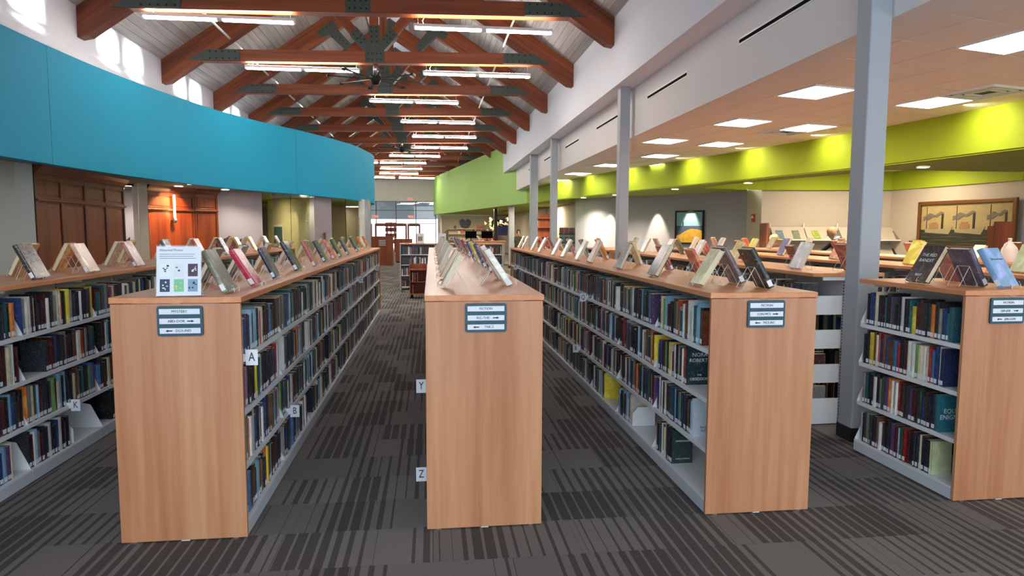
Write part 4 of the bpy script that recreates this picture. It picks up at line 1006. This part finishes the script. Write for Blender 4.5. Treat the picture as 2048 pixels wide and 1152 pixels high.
# short countertop by the column
D('F', 3.86, -1, (70,56,54), 'brown', (1.25,1.15,1.1), .08, title=[('THE RED',.028,.17),('BANDIT',.030,.135),('RIOT',.022,.04)], extra='')
D('F', 3.62, 1, (88,84,104), 'grey violet', (1.1,1.1,1.08), .31); 
bb = D('F', 3.49, 1, (132,172,216), 'sky blue landscape', (1.2,1.1,1.06), .33, rz=math.radians(-70), title=[('The Second House',.015,.165)], tcol='signteal')
D('F', 3.95, 1, (206,150,140), 'pink', (1.0,1,1.0), .16)
# farther right countertops
for y, c, n, s in ((5.35,(226,226,228),'white with black X',(1,1.1,1.08)),(6.6,(206,186,60),'golden',(1,1,1)),(7.6,(200,200,204),'pale patterned',(1,1,1)),(8.6,(180,150,110),'tan',(1,1,1)),(9.6,(150,150,160),'grey patterned',(1,1,1)),(10.2,(206,180,140),'buff',(1,1,1))): D('P', y, -1, c, n, s, .10)
for y, c, n, s in ((5.12,(150,66,64),'brick red',(1.1,1,1.05)),(5.95,(110,60,60),'red and blue',(.95,.9,.9)),(7.0,(196,70,40),'vermilion',(1.1,1,1.05)),(8.0,(200,90,90),'coral',(1,1,1)),(8.9,(90,110,80),'moss',(1,1,1)),(9.8,(180,180,170),'grey',(1,1,1))): D('P', y, 1, c, n, s, .12)
for y, c, n, s in ((4.7,(190,200,160),'pale green patterned',(1,1.1,1.05)),(5.95,(226,206,40),'bright yellow with red',(1,1.05,1.1)),(7.2,(190,120,80),'orange brown',(1,1,1)),(8.4,(120,124,170),'blue patterned',(1,1,1.05)),(9.3,(226,214,110),'lemon',(1,1,1)),(10.4,(190,180,180),'pale grey',(1,1,1)),(11.5,(200,190,170),'cream',(1,1,1))): D('Q', y, -1, c, n, s, .10)
for y, c, n, s in ((6.3,(206,140,120),'salmon',(1,1,1)),(7.6,(150,60,60),'maroon',(1,1,1)),(8.9,(130,140,120),'sage',(1,1,1)),(10.0,(200,90,50),'orange',(1,1,1)),(11.2,(160,140,130),'taupe',(1,1,1))): D('Q', y, 1, c, n, s, .12)
for y, c, n, s in ((6.9,(236,220,190),'ivory',(1,1,.8)),(7.9,(210,140,110),'peach',(1,1,1)),(9.0,(200,190,170),'cream',(1,1,1)),(10.4,(190,176,160),'beige',(1,1,1)),(11.6,(180,160,140),'tan',(1,1,1))): D('S', y, -1, c, n, s, .10)
for y, c, n, s in ((6.6,(120,80,60),'brown',(1.1,1.1,1)),(8.2,(90,70,60),'dark brown',(1,1,1)),(9.8,(150,120,100),'mocha',(1,1,1))): D('S', y, 1, c, n, s, .12)

# Historical Fiction sign on the mystery countertop
t = thing('sign_holder', 'white Historical Fiction sheet in clear holder on the mystery countertop', 'sign', (-1.243, 3.437, TOPZ), math.radians(4))
SLN = math.radians(8); t.scale = (.95, 1, .95)
sh = bpy.data.objects.new('sheet_frame', None)
def tilt(o, x, h, off=0.0):
    o.rotation_euler = (PI/2 - SLN, 0, 0); o.location = (x, h*math.sin(SLN) - off*math.cos(SLN), .004 + h*math.cos(SLN) - off*math.sin(SLN)); return o
def sheet(name, mat_, x0, x1, h0, h1, off, th=.001):
    m = MB(); m.box(x0, x1, h0, h1, 0, th); o = m.build(name, [mat_], t); tilt(o, 0, 0, off); return o
sheet('sheet', M['paper'], -.108, .108, .004, .262, .0)
sheet('acrylic_back', M['glass'], -.112, .112, 0, .268, -.003, .002)
m = MB(); m.box(-.112, .112, 0, .09, .0, .003); m.build('acrylic_foot', [M['glass']], t)
tilt(text('Historical Fiction', .0165, M['ink'], t, (0,0,0), (0,0,0), ext=.0002), -.037, .243, .0015)
for k, wd_ in enumerate((.172, .165, .178)):
    sheet('text_line', M['greyink'], -.095, -.095+wd_, .221-.011*k, .2235-.011*k, .0012, .0003)
cols = [[('ink','white'),('pale','grey'),('plum','plum')],[('navy','navy'),('mint','mint'),('blue','blue')]]
rgbs = {(0,0):(232,236,238),(0,1):(222,226,232),(0,2):(70,44,66),(1,0):(34,56,84),(1,1):(120,200,150),(1,2):(126,160,186)}
for r_ in (0, 1):
    for c_ in (0, 1, 2):
        x = -.092 + c_*.068; h = .105 - r_*.080
        sheet('book_picture', plain('cover print %d%d' % (r_, c_), srgb(*rgbs[(r_, c_)]), .5), x, x+.048, h, h+.066, .0013, .0004)
        rr = random.Random(r_*3+c_)
        for q in range(5 if (r_,c_) != (0,1) else 2):
            a, b = x+rr.uniform(.004,.036), h+rr.uniform(.006,.052)
            sheet('picture_mark', [M['ink'],M['ink'],M['paper'],M['paper'],plain('pale yellow print',srgb(226,206,110),.5),M['ink']][r_*3+c_], a, a+rr.uniform(.004,.012), b, b+rr.uniform(.003,.010), .0018, .0003)

# ---------------------------------------------------------------- white plastic jug
def jug(x, y, z):
    t = thing('plastic_jug', 'translucent white one gallon plastic jug with handle on the far right countertop', 'jug', (x, y, z))
    mt = plain('translucent jug plastic', srgb(226,214,206), .35)
    m = MB(); m.lathe([(.0,.0),(.072,.0),(.078,.01),(.078,.135),(.070,.16),(.045,.195),(.022,.225),(.017,.235),(.017,.25)], 24); m.build('body', [mt], t, True)
    m = MB(); m.tube([(-.066,0,.13),(-.070,0,.17),(-.058,0,.20),(-.036,0,.215),(-.02,0,.212)], .010, 8); m.build('handle', [mt], t, True)
    m = MB(); m.lathe([(.0,.248),(.019,.248),(.019,.268),(.0,.268)], 16); m.build('cap', [M['white']], t, True)
jug(5.05+.02, 5.30, TOPZ) if False else jug(6.36, 6.60, TOPZ)

# ---------------------------------------------------------------- magazine corner
ba = math.atan2(14.76-15.26, 10.98-7.96)
t = thing('magazine_shelf', 'pale slanted magazine display shelves along the beige wall', 'magazine rack', (8.15, 15.20, 0), ba)
for lvl, z in enumerate((1.40, .98, .56)):
    for k in range(4):
        x = k*.80
        m = MB(); m.prism([(-.30,z),(-.02,z+.30),(0,z+.30),(-.28,z)], x+.01, x+.79, 'x'); m.build('display_panel', [M['beige']], t)
    box_obj('ledge', [M['white']], t, 0, 3.2, -.34, -.02, z-.025, z)
for k in range(5): box_obj('upright', [M['shelf']], t, k*.8-.012 if k else 0, k*.8+.012, -.03, 0, 0, 1.78)
MAG = [(.10,1,(110,130,150),'blue grey'),(.48,1,(120,130,110),'green grey'),(.95,1,(150,160,80),'olive'),(1.45,1,(110,110,110),'grey'),(1.80,1,(150,100,80),'reddish'),(2.35,1,(140,120,100),'sepia'),(2.86,1,(120,110,100),'brown grey'),
       (.3,0,(90,110,90),'dark green'),(1.2,0,(160,150,140),'pale'),(2.86,0,(30,28,28),'black portrait')]
for x, l, c, n in MAG:
    z = 1.40 if l else .98
    m = MB(); m.prism([(-.288,z+.012),(-.10,z+.212),(-.104,z+.216),(-.292,z+.016)], x, x+.17, 'x')
    o = m.build('magazine', [M['cover_obj']]); o.color = srgb(*c); o.location = (8.15,15.20,0); o.rotation_euler = (0,0,ba)
    tag(o, '%s magazine on the %s row of the slanted racks' % (n, 'upper' if l else 'lower'), 'magazine', 'magazines on the slanted racks')
t = thing('door_leaf', 'open orange brown wood door left of the magazine shelves', 'door', (7.60, 14.25, 0), math.radians(72.5))
bevel(box_obj('door_panel', [M['redwood']], t, 0, .9, -.02, .02, .01, 1.78), .003); m = MB(); m.tube([(.82,-.02,.95),(.82,-.07,.95),(.72,-.07,.95)], .01, 6); m.build('lever_handle', [M['chrome']], t)
t = thing('fire_alarm', 'red fire alarm strobe on the narrow pale wall', 'alarm', (8.02, 15.72, 1.92), math.radians(-83))
bevel(box_obj('alarm_body', [M['alarm']], t, -.06,.06,-.05,0,-.10,.10), .008); m = MB(); m.lathe([(0,0),(.03,0),(.03,.02),(0,.03)], 12); o = m.build('strobe', [M['white']], t, True); o.rotation_euler=(PI/2,0,0); o.location=(0,-.05,.02)

# paintings
def lin(a, b, q): return a+(b-a)*q
t = thing('landscape_painting', 'landscape painting of yellow hill, sea and lighthouse in dark frame', 'painting', (7.12, 17.63, 1.69), math.atan2(16.25-21.3, 8.08-4.7))
W2, H2 = .44, .44
m = MB()
for s in (-1, 1): m.box(-W2, W2, -.05, -.012, s*H2-.022, s*H2+.022); m.box(s*W2-.022, s*W2+.022, -.05, -.012, -H2-.022, H2+.022)
m.build('picture_frame', [M['darkmetal']], t)
box_obj('sky', [plain('painted sky', srgb(120,160,176), .8, 0, .15, 0, 5)], t, -W2, W2, -.032, -.012, .04, H2)
box_obj('sea', [plain('painted sea', srgb(60,76,104), .8, 0, .2, 0, 12)], t, -W2, W2, -.032, -.012, -H2, .04)
m = MB(); m.prism([(-W2,-H2),(W2,-H2),(W2,-.10),(.25,-.05),(.05,-.04),(-.12,-.10),(-.30,-.20),(-W2,-.24)], -.036, -.012, 'y'); m.build('hill', [plain('painted ochre hill', srgb(190,150,50), .8, 0, .35, 0, 14)], t)
box_obj('lighthouse', [M['ink']], t, -.22, -.19, -.036, -.030, .04, .16)

t = thing('ship_painting', 'large gold framed oil painting of steamships at sea', 'painting', (11.08, 12.62, 1.74), math.atan2(11.4-14.76, 11.22-10.98))
W2, H2 = 1.15, .48
m = MB()
for s in (-1, 1): m.box(-W2, W2, -.07, -.012, s*H2-.04, s*H2+.04); m.box(s*W2-.04, s*W2+.04, -.07, -.012, -H2-.04, H2+.04)
bevel(m.build('picture_frame', [plain('gilt frame', srgb(110,72,34), .4, .4)], t), .01)
cv = lambda n, c, *a: box_obj(n, [plain('oil '+n, srgb(*c), .7, 0, .18, 0, 6)], t, *a)
cv('sky', (160,142,96), -W2, W2, -.03, -.012, -.10, H2); cv('sea', (40,44,30), -W2, W2, -.03, -.012, -H2, -.10)
for k in range(4):
    z = -.18-.075*k; m = MB(); m.prism([(lin(-W2,W2,q/14), z+.018*math.sin(q*1.1+k*2)) for q in range(15)] + [(lin(-W2,W2,q/14), z-.008+.012*math.sin(q*1.1+k*2)) for q in range(14,-1,-1)], -.034, -.028, 'y'); m.build('wave', [plain('oil wave', srgb(92,92,62), .7)], t)
def ship(x0, s):
    m = MB(); m.prism([(x0,-.16),(x0+.62*s,-.20),(x0+.72*s,-.04),(x0+.45*s,-.08),(x0-.02,-.09)], -.037, -.028, 'y'); m.build('hull', [plain('oil hull', srgb(150,136,106), .7)], t)
    m = MB(); m.box(x0+.10*s, x0+.34*s, -.036, -.028, -.08, .02); m.box(x0+.14*s, x0+.30*s, -.036, -.028, .03, .06); m.build('cabin', [plain('oil cabin', srgb(150,110,80), .7)], t)
    m = MB(); m.box(x0+.42*s, x0+.47*s, -.038, -.028, -.08, .24); m.build('funnel', [M['ink']], t)
    m = MB(); up = [(x0+(.47-.06*q)*s, .27+.03*math.sin(q*1.3)-.006*q) for q in range(10)]; lo = [(x0+(.47-.06*q)*s, .27+.0-.006*q-.035-.010*q+.02*math.sin(q*1.7)) for q in range(9,-1,-1)]
    m.prism(up+lo, -.0375, -.028, 'y'); m.build('smoke', [plain('oil smoke', srgb(104,98,84), .7, 0, .3, 0, 9)], t)
    m = MB(); m.box(x0+.02*s, x0+.028*s, -.038, -.028, -.08, .40); m.build('mast', [M['ink']], t)
ship(-.98, 1.0); ship(-.20, 1.0); ship(.60, .8)
t = thing('tall_cabinet', 'red brown wood end cabinet in front of the ship painting', 'cabinet', (9.85, 10.55, 0), 0)
bevel(box_obj('side_panel', [M['redwood']], t, 0, .36, 0, .03, .0, 1.78), .003); box_obj('body', [M['redwood']], t, .02, .34, .03, .18, .0, 1.70)

# people near the magazines
def person(name, lab, joints, bones, mats, loc, rz, head, hair, skin_c=(206,160,136)):
    t = thing(name, lab, 'person', loc, rz)
    me = bpy.data.meshes.new('body'); me.from_pydata([j[0] for j in joints], bones, []); me.materials.append(mats)
    o = bpy.data.objects.new('body', me); C.objects.link(o); o.parent = t
    sk = o.modifiers.new('skin', 'SKIN'); 
    for i, j in enumerate(joints): me.skin_vertices[0].data[i].radius = (j[1], j[1]*(.8))
    me.skin_vertices[0].data[0].use_root = True
    o.modifiers.new('sub', 'SUBSURF').levels = 1; o.modifiers['sub'].render_levels = 2
    skin = plain('skin tone '+name+lab[:6], srgb(*skin_c), .5); hr = plain('hair '+lab[:9], srgb(*hair), .7, 0, .2, .4, 60)
    hx, hy, hz = head[0]; yaw_ = head[1]
    import_m = MB(); 
    for a in range(9):
        pass
    prof = [(0,-.125),(.045,-.118),(.062,-.085),(.072,-.03),(.077,.02),(.072,.065),(.05,.10),(0,.115)]
    m = MB(); m.lathe(prof, 20); ho = m.build('head', [skin], t, True); ho.location = (hx,hy,hz); ho.rotation_euler = head[2]; ho.scale = (1.18, 1, 1)
    m = MB(); m.lathe([(0,.128),(.055,.112),(.083,.068),(.088,.02),(.084,-.03),(.070,-.075),(.060,-.06)], 20); h2 = m.build('hair', [hr], t, True); h2.location = (hx,hy,hz); h2.rotation_euler = head[2]; h2.scale = (1.15, 1.02, 1)
    h2.location = (hx-.012*math.cos(yaw_), hy-.012*math.sin(yaw_), hz+.01)
    if 'collar' in lab:
        m = MB(); m.tube([(hx-.10+.07*math.cos(q*PI/6), .075*math.sin(q*PI/6), hz-.115-.03*math.cos(q*PI/6)) for q in range(13)], .022, 6, cap=False); m.build('collar', [M['paper']], t, True)
    m = MB(); m.tube([(.088,0,.0),(.108,0,-.03)], [.008,.014], 6); n_ = m.build('nose', [skin], t, True); n_.location = (hx,hy,hz); n_.rotation_euler = head[2]
    m = MB()
    for s in (-1, 1): m.lathe([(0,-.03),(.012,-.02),(.015,.01),(0,.03)], 8, (0,s*.08,0))
    e_ = m.build('ear', [skin], t, True); e_.location = (hx,hy,hz); e_.rotation_euler = head[2]
    return t
navy = plain('navy jacket', srgb(30,30,44), .8); tan_ = plain('tan sweater', srgb(170,130,96), .85)
J = [((0,0,.92),.14),((.10,0,1.12),.15),((.24,0,1.30),.17),((.34,0,1.40),.06),((.26,.17,1.32),.065),((.42,.24,1.12),.05),((.60,.18,1.14),.035),((.26,-.17,1.32),.065),((.44,-.24,1.14),.05),((.60,-.16,1.12),.035),
     ((0,.09,.86),.10),((.03,.10,.48),.07),((-.02,.10,.08),.045),((.12,.10,.04),.04),((0,-.09,.86),.10),((.05,-.10,.48),.07),((.02,-.10,.08),.045),((.16,-.10,.04),.04)]
Bn = [(0,1),(1,2),(2,3),(2,4),(4,5),(5,6),(2,7),(7,8),(8,9),(0,10),(10,11),(11,12),(12,13),(0,14),(14,15),(15,16),(16,17)]
person('person', 'person in a navy jacket with white collar bending over the magazines', J, Bn, navy, (9.28, 13.85, 0), math.radians(172), ((.36,0,1.56), 0, (0,.4,0)), (196,150,120))
person('person', 'person with sandy hair in a tan top reading low behind the books', [((p[0][0]*.6, p[0][1], p[0][2]*.90), p[1]) for p in J], Bn, tan_, (7.34, 13.05, 0), math.radians(120), ((.24,0,1.40), 0, (0,.3,0)), (200,160,104))

# ---------------------------------------------------------------- far hall furniture
def cross_range(x0, x1, y, h, lab, levels, rows=1, name='low_bookcase'):
    t = thing(name, lab, 'bookcase', (x0, y, 0)); w = x1-x0
    box_obj('countertop', [M['counter']], t, -.02, w+.02, -.02, .6, h-.03, h)
    nb = max(1, round(w/.92)); bw = w/nb
    for k in range(nb+1): box_obj('upright', [M['colgrey']], t, k*bw-.015, k*bw+.015, 0, .58, 0, h-.03)
    for z in levels:
        box_obj('shelf', [M['shelf']], t, 0, w, 0, .58, z-.02, z)
    box_obj('back_panel', [M['colgrey']], t, 0, w, .30, .31, 0.05, h-.03)
    return t
cr = cross_range(-.80, 1.90, 17.6, 1.24, 'low grey bookcase with wood top set across the far end of the aisle', (.10,.40,.68,.95))
jb = MB()
for z in (.10,.40,.68,.95):
    x = -.77
    while x < 1.85:
        t_ = R.uniform(.02,.045); h_ = R.uniform(.16,.22)
        if R.random() > .12: c, _ = pick(); jb.box(x, x+t_, 17.63, 17.79, z, z+h_, 0, c)
        x += t_+.001
tag(jb.build('cross_row_book', [M['spine_att']]), 'small books on the low grey bookcase across the far aisle', 'books', kind='stuff')
t = thing('book_trolley', 'small reddish wood book trolley standing in the far aisle', 'trolley', (-.50, 15.45, 0))
for x in (0, .38): box_obj('side_panel', [M['redwood']], t, x, x+.02, 0, .36, .08, .80)
for z in (.10, .38, .66): box_obj('shelf', [M['redwood']], t, .02, .38, 0.0, .36, z, z+.02)
box_obj('back_panel', [M['redwood']], t, .02, .38, .33, .35, .10, .80)
for x in (.03,.34):
    for y in (.04,.30): m = MB(); m.lathe([(0,0),(.028,.01),(.028,.06),(0,.07)], 10, (x+.02,y,0)); m.build('caster', [M['black']], t)
for (x, z, wh) in ((.06,.40,'leftmost on the middle'),(.11,.40,'second on the middle'),(.17,.40,'third on the middle'),(.06,.12,'alone on the lower')):
    o = box_obj('trolley_book', [M['spine_obj']], None, 0, .03, 0, .16, 0, .2, loc=(-.50+x, 15.50, z)); o.color = srgb(*R.choice([(150,130,90),(60,60,80),(140,60,50)])); tag(o, 'upright book %s shelf of the wood trolley' % wh, 'book', 'books on the trolley')
# far desk with sign strips
t = thing('far_cabinet', 'reddish wood end panel of a bookcase far down the left of the hall', 'bookcase', (-2.62, 30.0, 0))
box_obj('end_panel', [M['redwood']], t, .0, .95, 0, .05, 0, 1.25)
for k in range(4): box_obj('label_strip', [M['paper']], t, .32, .62, -.012, 0, 1.10-.07*k, 1.13-.07*k)
box_obj('countertop', [M['redwood']], t, -1.6, .98, .0, .8, 1.25, 1.29); box_obj('body', [M['ink']], t, -1.5, .0, .1, .7, .05, 1.2)
t = thing('far_cabinet', 'second reddish wood bookcase behind the first in the far hall', 'bookcase', (-1.7, 32.4, 0)); box_obj('end_panel', [M['redwood']], t, .0, .8, 0, .5, .05, 1.15); box_obj('plinth', [M['black']], t, .03, .77, .02, .48, 0, .05)
t = thing('spinner_rack', 'tall book carousel with reddish covers in the far hall', 'book rack', (-2.0, 34, 0)); m = MB(); m.tube([(0,0,0),(0,0,2.0)], .03, 8); m.build('post', [M['chrome']], t)
m = MB()
for z in (.9,1.2,1.5,1.75):
    for k in range(6): a = k*PI/3; m.box(.2*math.cos(a)-.08, .2*math.cos(a)+.08, .2*math.sin(a)-.08, .2*math.sin(a)+.08, z, z+.2)
m.build('pocket', [plain('rack covers', srgb(120,50,44), .6, 0, .6, 0, 9)], t)
for (x, y, z, lab) in ((-.28,17.75,1.24,'left of two small white sign holders on the low grey bookcase'),(.30,17.75,1.24,'right of two small white sign holders on the low grey bookcase')):
    t = thing('sign_holder', lab, 'sign', (x,y,z)); box_obj('sheet', [M['paper']], t, -.10,.10,0,.004,.0,.26); box_obj('picture', [plain('faint print', srgb(150,140,130), .6)], t, -.06,.06,-.003,.0,.06,.18); box_obj('foot', [M['glass']], t, -.10,.10,-.0,.08,0,.004)
# circulation desk and reading room behind
t = thing('service_desk', 'long pale service desk in the far reading room', 'desk', (1.3, 30.5, 0)); box_obj('desk_front', [M['beige']], t, 0, 2.1, 0, .05, 0, 1.05); box_obj('desk_top', [M['counter']], t, -.05, 2.15, -.05, .7, 1.05, 1.09)
for x, lab in ((.55,'left dark computer monitor on the far service desk'),(1.3,'right dark computer monitor on the far service desk')):
    tt = thing('monitor', lab, 'monitor', (1.3+x, 30.8, 1.09)); box_obj('screen', [M['black']], tt, -.26,.26,0,.03,.12,.45); box_obj('foot', [M['black']], tt, -.1,.1,-.05,.12,0,.015); box_obj('neck', [M['black']], tt, -.02,.02,.0,.03,.015,.13)
for (x, y, c, hc, lab) in ((2.05,31.6,(200,190,190),(60,34,26),'person in a pale top seated behind the far service desk, left'),(2.72,32.1,(190,120,110),(50,30,26),'person in a reddish top seated behind the far service desk, right'),(3.85,29.2,(60,56,44),(70,50,40),'person in a dark coat standing near the far desk')):
    person('person', lab, [((p[0][0]*.3, p[0][1], p[0][2]*.95), p[1]) for p in J], Bn, plain('top '+lab[12:30], srgb(*c), .8), (x,y,0), -PI/2, ((.1,0,1.50),0,(0,0,0)), hc)
hb = thing('heart_balloon', 'dark blue heart shaped decoration on the far beige wall', 'decoration', (2.35, 45.8, 0))
m = MB(); pts = []
for k in range(28):
    a = 2*PI*k/28; pts.append((.024*16*math.sin(a)**3, 2.02+.027*(13*math.cos(a)-5*math.cos(2*a)-2*math.cos(3*a)-math.cos(4*a))))
m.prism([(p[0], p[1]) for p in pts], -.12, 0, 'y'); m.build('heart', [plain('blue foil', srgb(16,22,64), .5)], hb)
pm_ = thing('paper_mobile', 'crumpled pale gold paper mobile hanging in the far reading room', 'mobile', (3.15, 33.0, 0)); rr = random.Random(4)
m = MB()
for k in range(26):
    a = rr.uniform(0, 2*PI); r_ = rr.uniform(.05,.75); z = 2.25 - .55*(1-r_) + rr.uniform(-.12,.12); x, y = r_*math.cos(a), r_*math.sin(a)
    p = [(x+rr.uniform(-.14,.14), y+rr.uniform(-.14,.14), z+rr.uniform(-.14,.14)) for _ in range(4)]; m.quad(*p); m.add([(q[0],q[1],q[2]+.01) for q in p], [(0,1,2),(0,2,3)])
m.build('paper_shape', [plain('gold paper', srgb(226,206,160), .6)], pm_); m = MB(); m.tube([(0,0,2.2),(0,0,2.6)], .006, 5); m.build('cord', [M['ink']], pm_)
bd = thing('blue_figure_cutout', 'dark blue paper decoration below the hanging mobile', 'decoration', (3.9, 36, 0)); m = MB(); m.prism([(-.25,1.3),(.25,1.3),(.28,1.75),(.1,2.2),(-.1,2.2),(-.28,1.75)], 0, .04, 'y'); m.build('cutout', [plain('blue card', srgb(30,44,120), .5)], bd)
t = thing('picture', 'small dark framed picture on the far beige wall', 'painting', (4.55, 45.9, 1.95)); box_obj('frame', [M['ink']], t, -.42,.42,-.05,0,-.36,.36); box_obj('image', [plain('green print', srgb(90,100,70), .7)], t, -.30,.30,-.06,-.05,-.24,.24)
sx = thing('tall_bookshelf', 'tall red wood bookshelf between the grey columns far back', 'bookcase', (4.55, 28.6, 0))
box_obj('back_panel', [M['redwood']], sx, 0, .7, .3, .32, 0, 2.3)
for x in (0,.68): box_obj('side_panel', [M['redwood']], sx, x, x+.03, 0, .32, 0, 2.3)
for k in range(6): box_obj('shelf', [M['redwood']], sx, .03, .68, 0, .3, .1+.4*k, .13+.4*k)
mr_ = thing('media_rack', 'grey wire rack of magazines against the beige corner', 'magazine rack', (4.85, 22.6, 0), math.radians(-20))
box_obj('back_panel', [M['shelf']], mr_, -.45, .45, .1, .12, 0, 1.7)
rr = random.Random(9)
for k in range(4):
    box_obj('shelf', [M['darkmetal']], mr_, -.45, .45, -.05, .1, .55+.3*k, .57+.3*k)
    m = MB()
    for q in range(5): m.box(-.43+q*.175, -.28+q*.175, .02, .04, .57+.3*k, .78+.3*k)
    m.build('magazine_row', [plain('rack print %d' % k, srgb(rr.randint(60,140),rr.randint(60,130),rr.randint(60,120)), .6, 0, .7, 0, 8)], mr_)['kind'] = 'stuff'
# clutter on the far wall shelves of the reading room
t = thing('wall_shelf', 'pale shelf unit with small objects along the far beige wall', 'shelf unit', (1.2, 45.2, 0))
for z in (.9,1.3,1.65): box_obj('shelf', [M['beige']], t, 0, 3.3, 0, .4, z, z+.03)
box_obj('back_panel', [M['beige']], t, 0, 3.3, .38, .40, 0, 1.7)
for k in range(12):
    x = 1.3+k*.26; z = R.choice((.93,1.33,1.68)); h_ = R.uniform(.12,.3); c = R.choice([(190,80,50),(60,70,60),(210,190,150),(150,60,60),(80,90,110)])
    o = box_obj('display_box', [plain('box colour %d' % k, srgb(*c), .6)], None, 0, .16, 0, .12, 0, h_, loc=(x, 45.3, z)); tag(o, 'small box on the far pale shelf unit, %s from its left end' % nth(k+1), 'box', 'boxes on the far shelf unit')

# ---------------------------------------------------------------- far end wall with glazed entrance
wl = MB(); wl.box(-5.3, .5, 48, 48.2, 3.62, 8.2); wl.box(-9.2, -5.2, 48, 48.2, 0, 8.2); wl.box(.5, 13, 48, 48.2, 0, 8.2)
structure(wl.build('wall_end', [plain('end wall paint', srgb(236,230,220), .85, 0, .02)]), 'beige end wall above the glazed entrance')
wl = MB(); wl.box(-5.35, -5.2, 26.5, 48, 0, 4.1); structure(wl.build('wall_left_far', [M['wallwhite']]))
gl = thing('entrance_glazing', 'glazed entrance screen with tinted upper panes at the far end', 'window', (0, 48.05, 0)); gl['kind'] = 'structure'; del gl['category']
xs = [-5.2,-3.85,-2.45,-1.05,.35]
for a, b in zip(xs[:-1], xs[1:]):
    for z0, z1, mm in ((2.05,2.36,'glass'),(2.38,2.95,'glass'),(2.97,3.6,'glass')):
        box_obj('pane', [M[mm]], gl, a+.03, b-.03, 0, .012, z0, z1)
for x in xs: box_obj('mullion', [M['mull']], gl, x-.03, x+.03, -.04, .05, 0, 3.62)
for z in (2.03,2.37,2.96,3.6): box_obj('transom', [M['mull']], gl, -5.2, .38, -.04, .05, z-.02, z+.02)
porch = MB(); porch.box(-9, 6, 48.3, 53, 4.1, 4.2); structure(porch.build('porch_roof', [plain('porch soffit', srgb(120,128,142), .7)]))
porch = MB(); porch.box(-9, 6, 51.0, 51.1, 2.42, 4.1); structure(porch.build('porch_fascia', [plain('porch fascia', srgb(196,204,220), .7)]))
for k, x in enumerate((-4.6,-3.5,-2.15,-1.2)):
    t = thing('entrance_door', 'wood framed glass entrance door, %s from the left' % nth(k+1), 'door', (x, 48.0, 0), 0, 'wood framed entrance doors')
    for a in (-.46, .34): box_obj('stile', [M['redwood']], t, a, a+.12, -.03, .03, 0, 2.0)
    for z in (0, 1.84): box_obj('rail', [M['redwood']], t, -.34, .34, -.03, .03, z, z+.18)
    box_obj('pane', [M['glass']], t, -.34, .34, -.004, .004, .18, 1.84)
for (x, y, z, lab) in ((-1.45,47.98,3.78,'small red exit sign high on the end wall'),(-3.9,47.99,2.52,'left red exit sign at the entrance screen'),(-1.4,47.99,2.52,'right red exit sign at the entrance screen')):
    t = thing('exit_sign', lab, 'exit sign', (x,y,z)); box_obj('sign_face', [M['white']], t, -.22,.22,-.03,0,-.10,.10); text('EXIT', .17, M['exitred'], t, (0,-.034,0), (PI/2,0,0), ext=.002)
gr = MB(); gr.box(-60, 60, 60, 140, -.3, -.1); structure(gr.build('ground', [plain('pale pavement', srgb(190,190,190), .9)]))
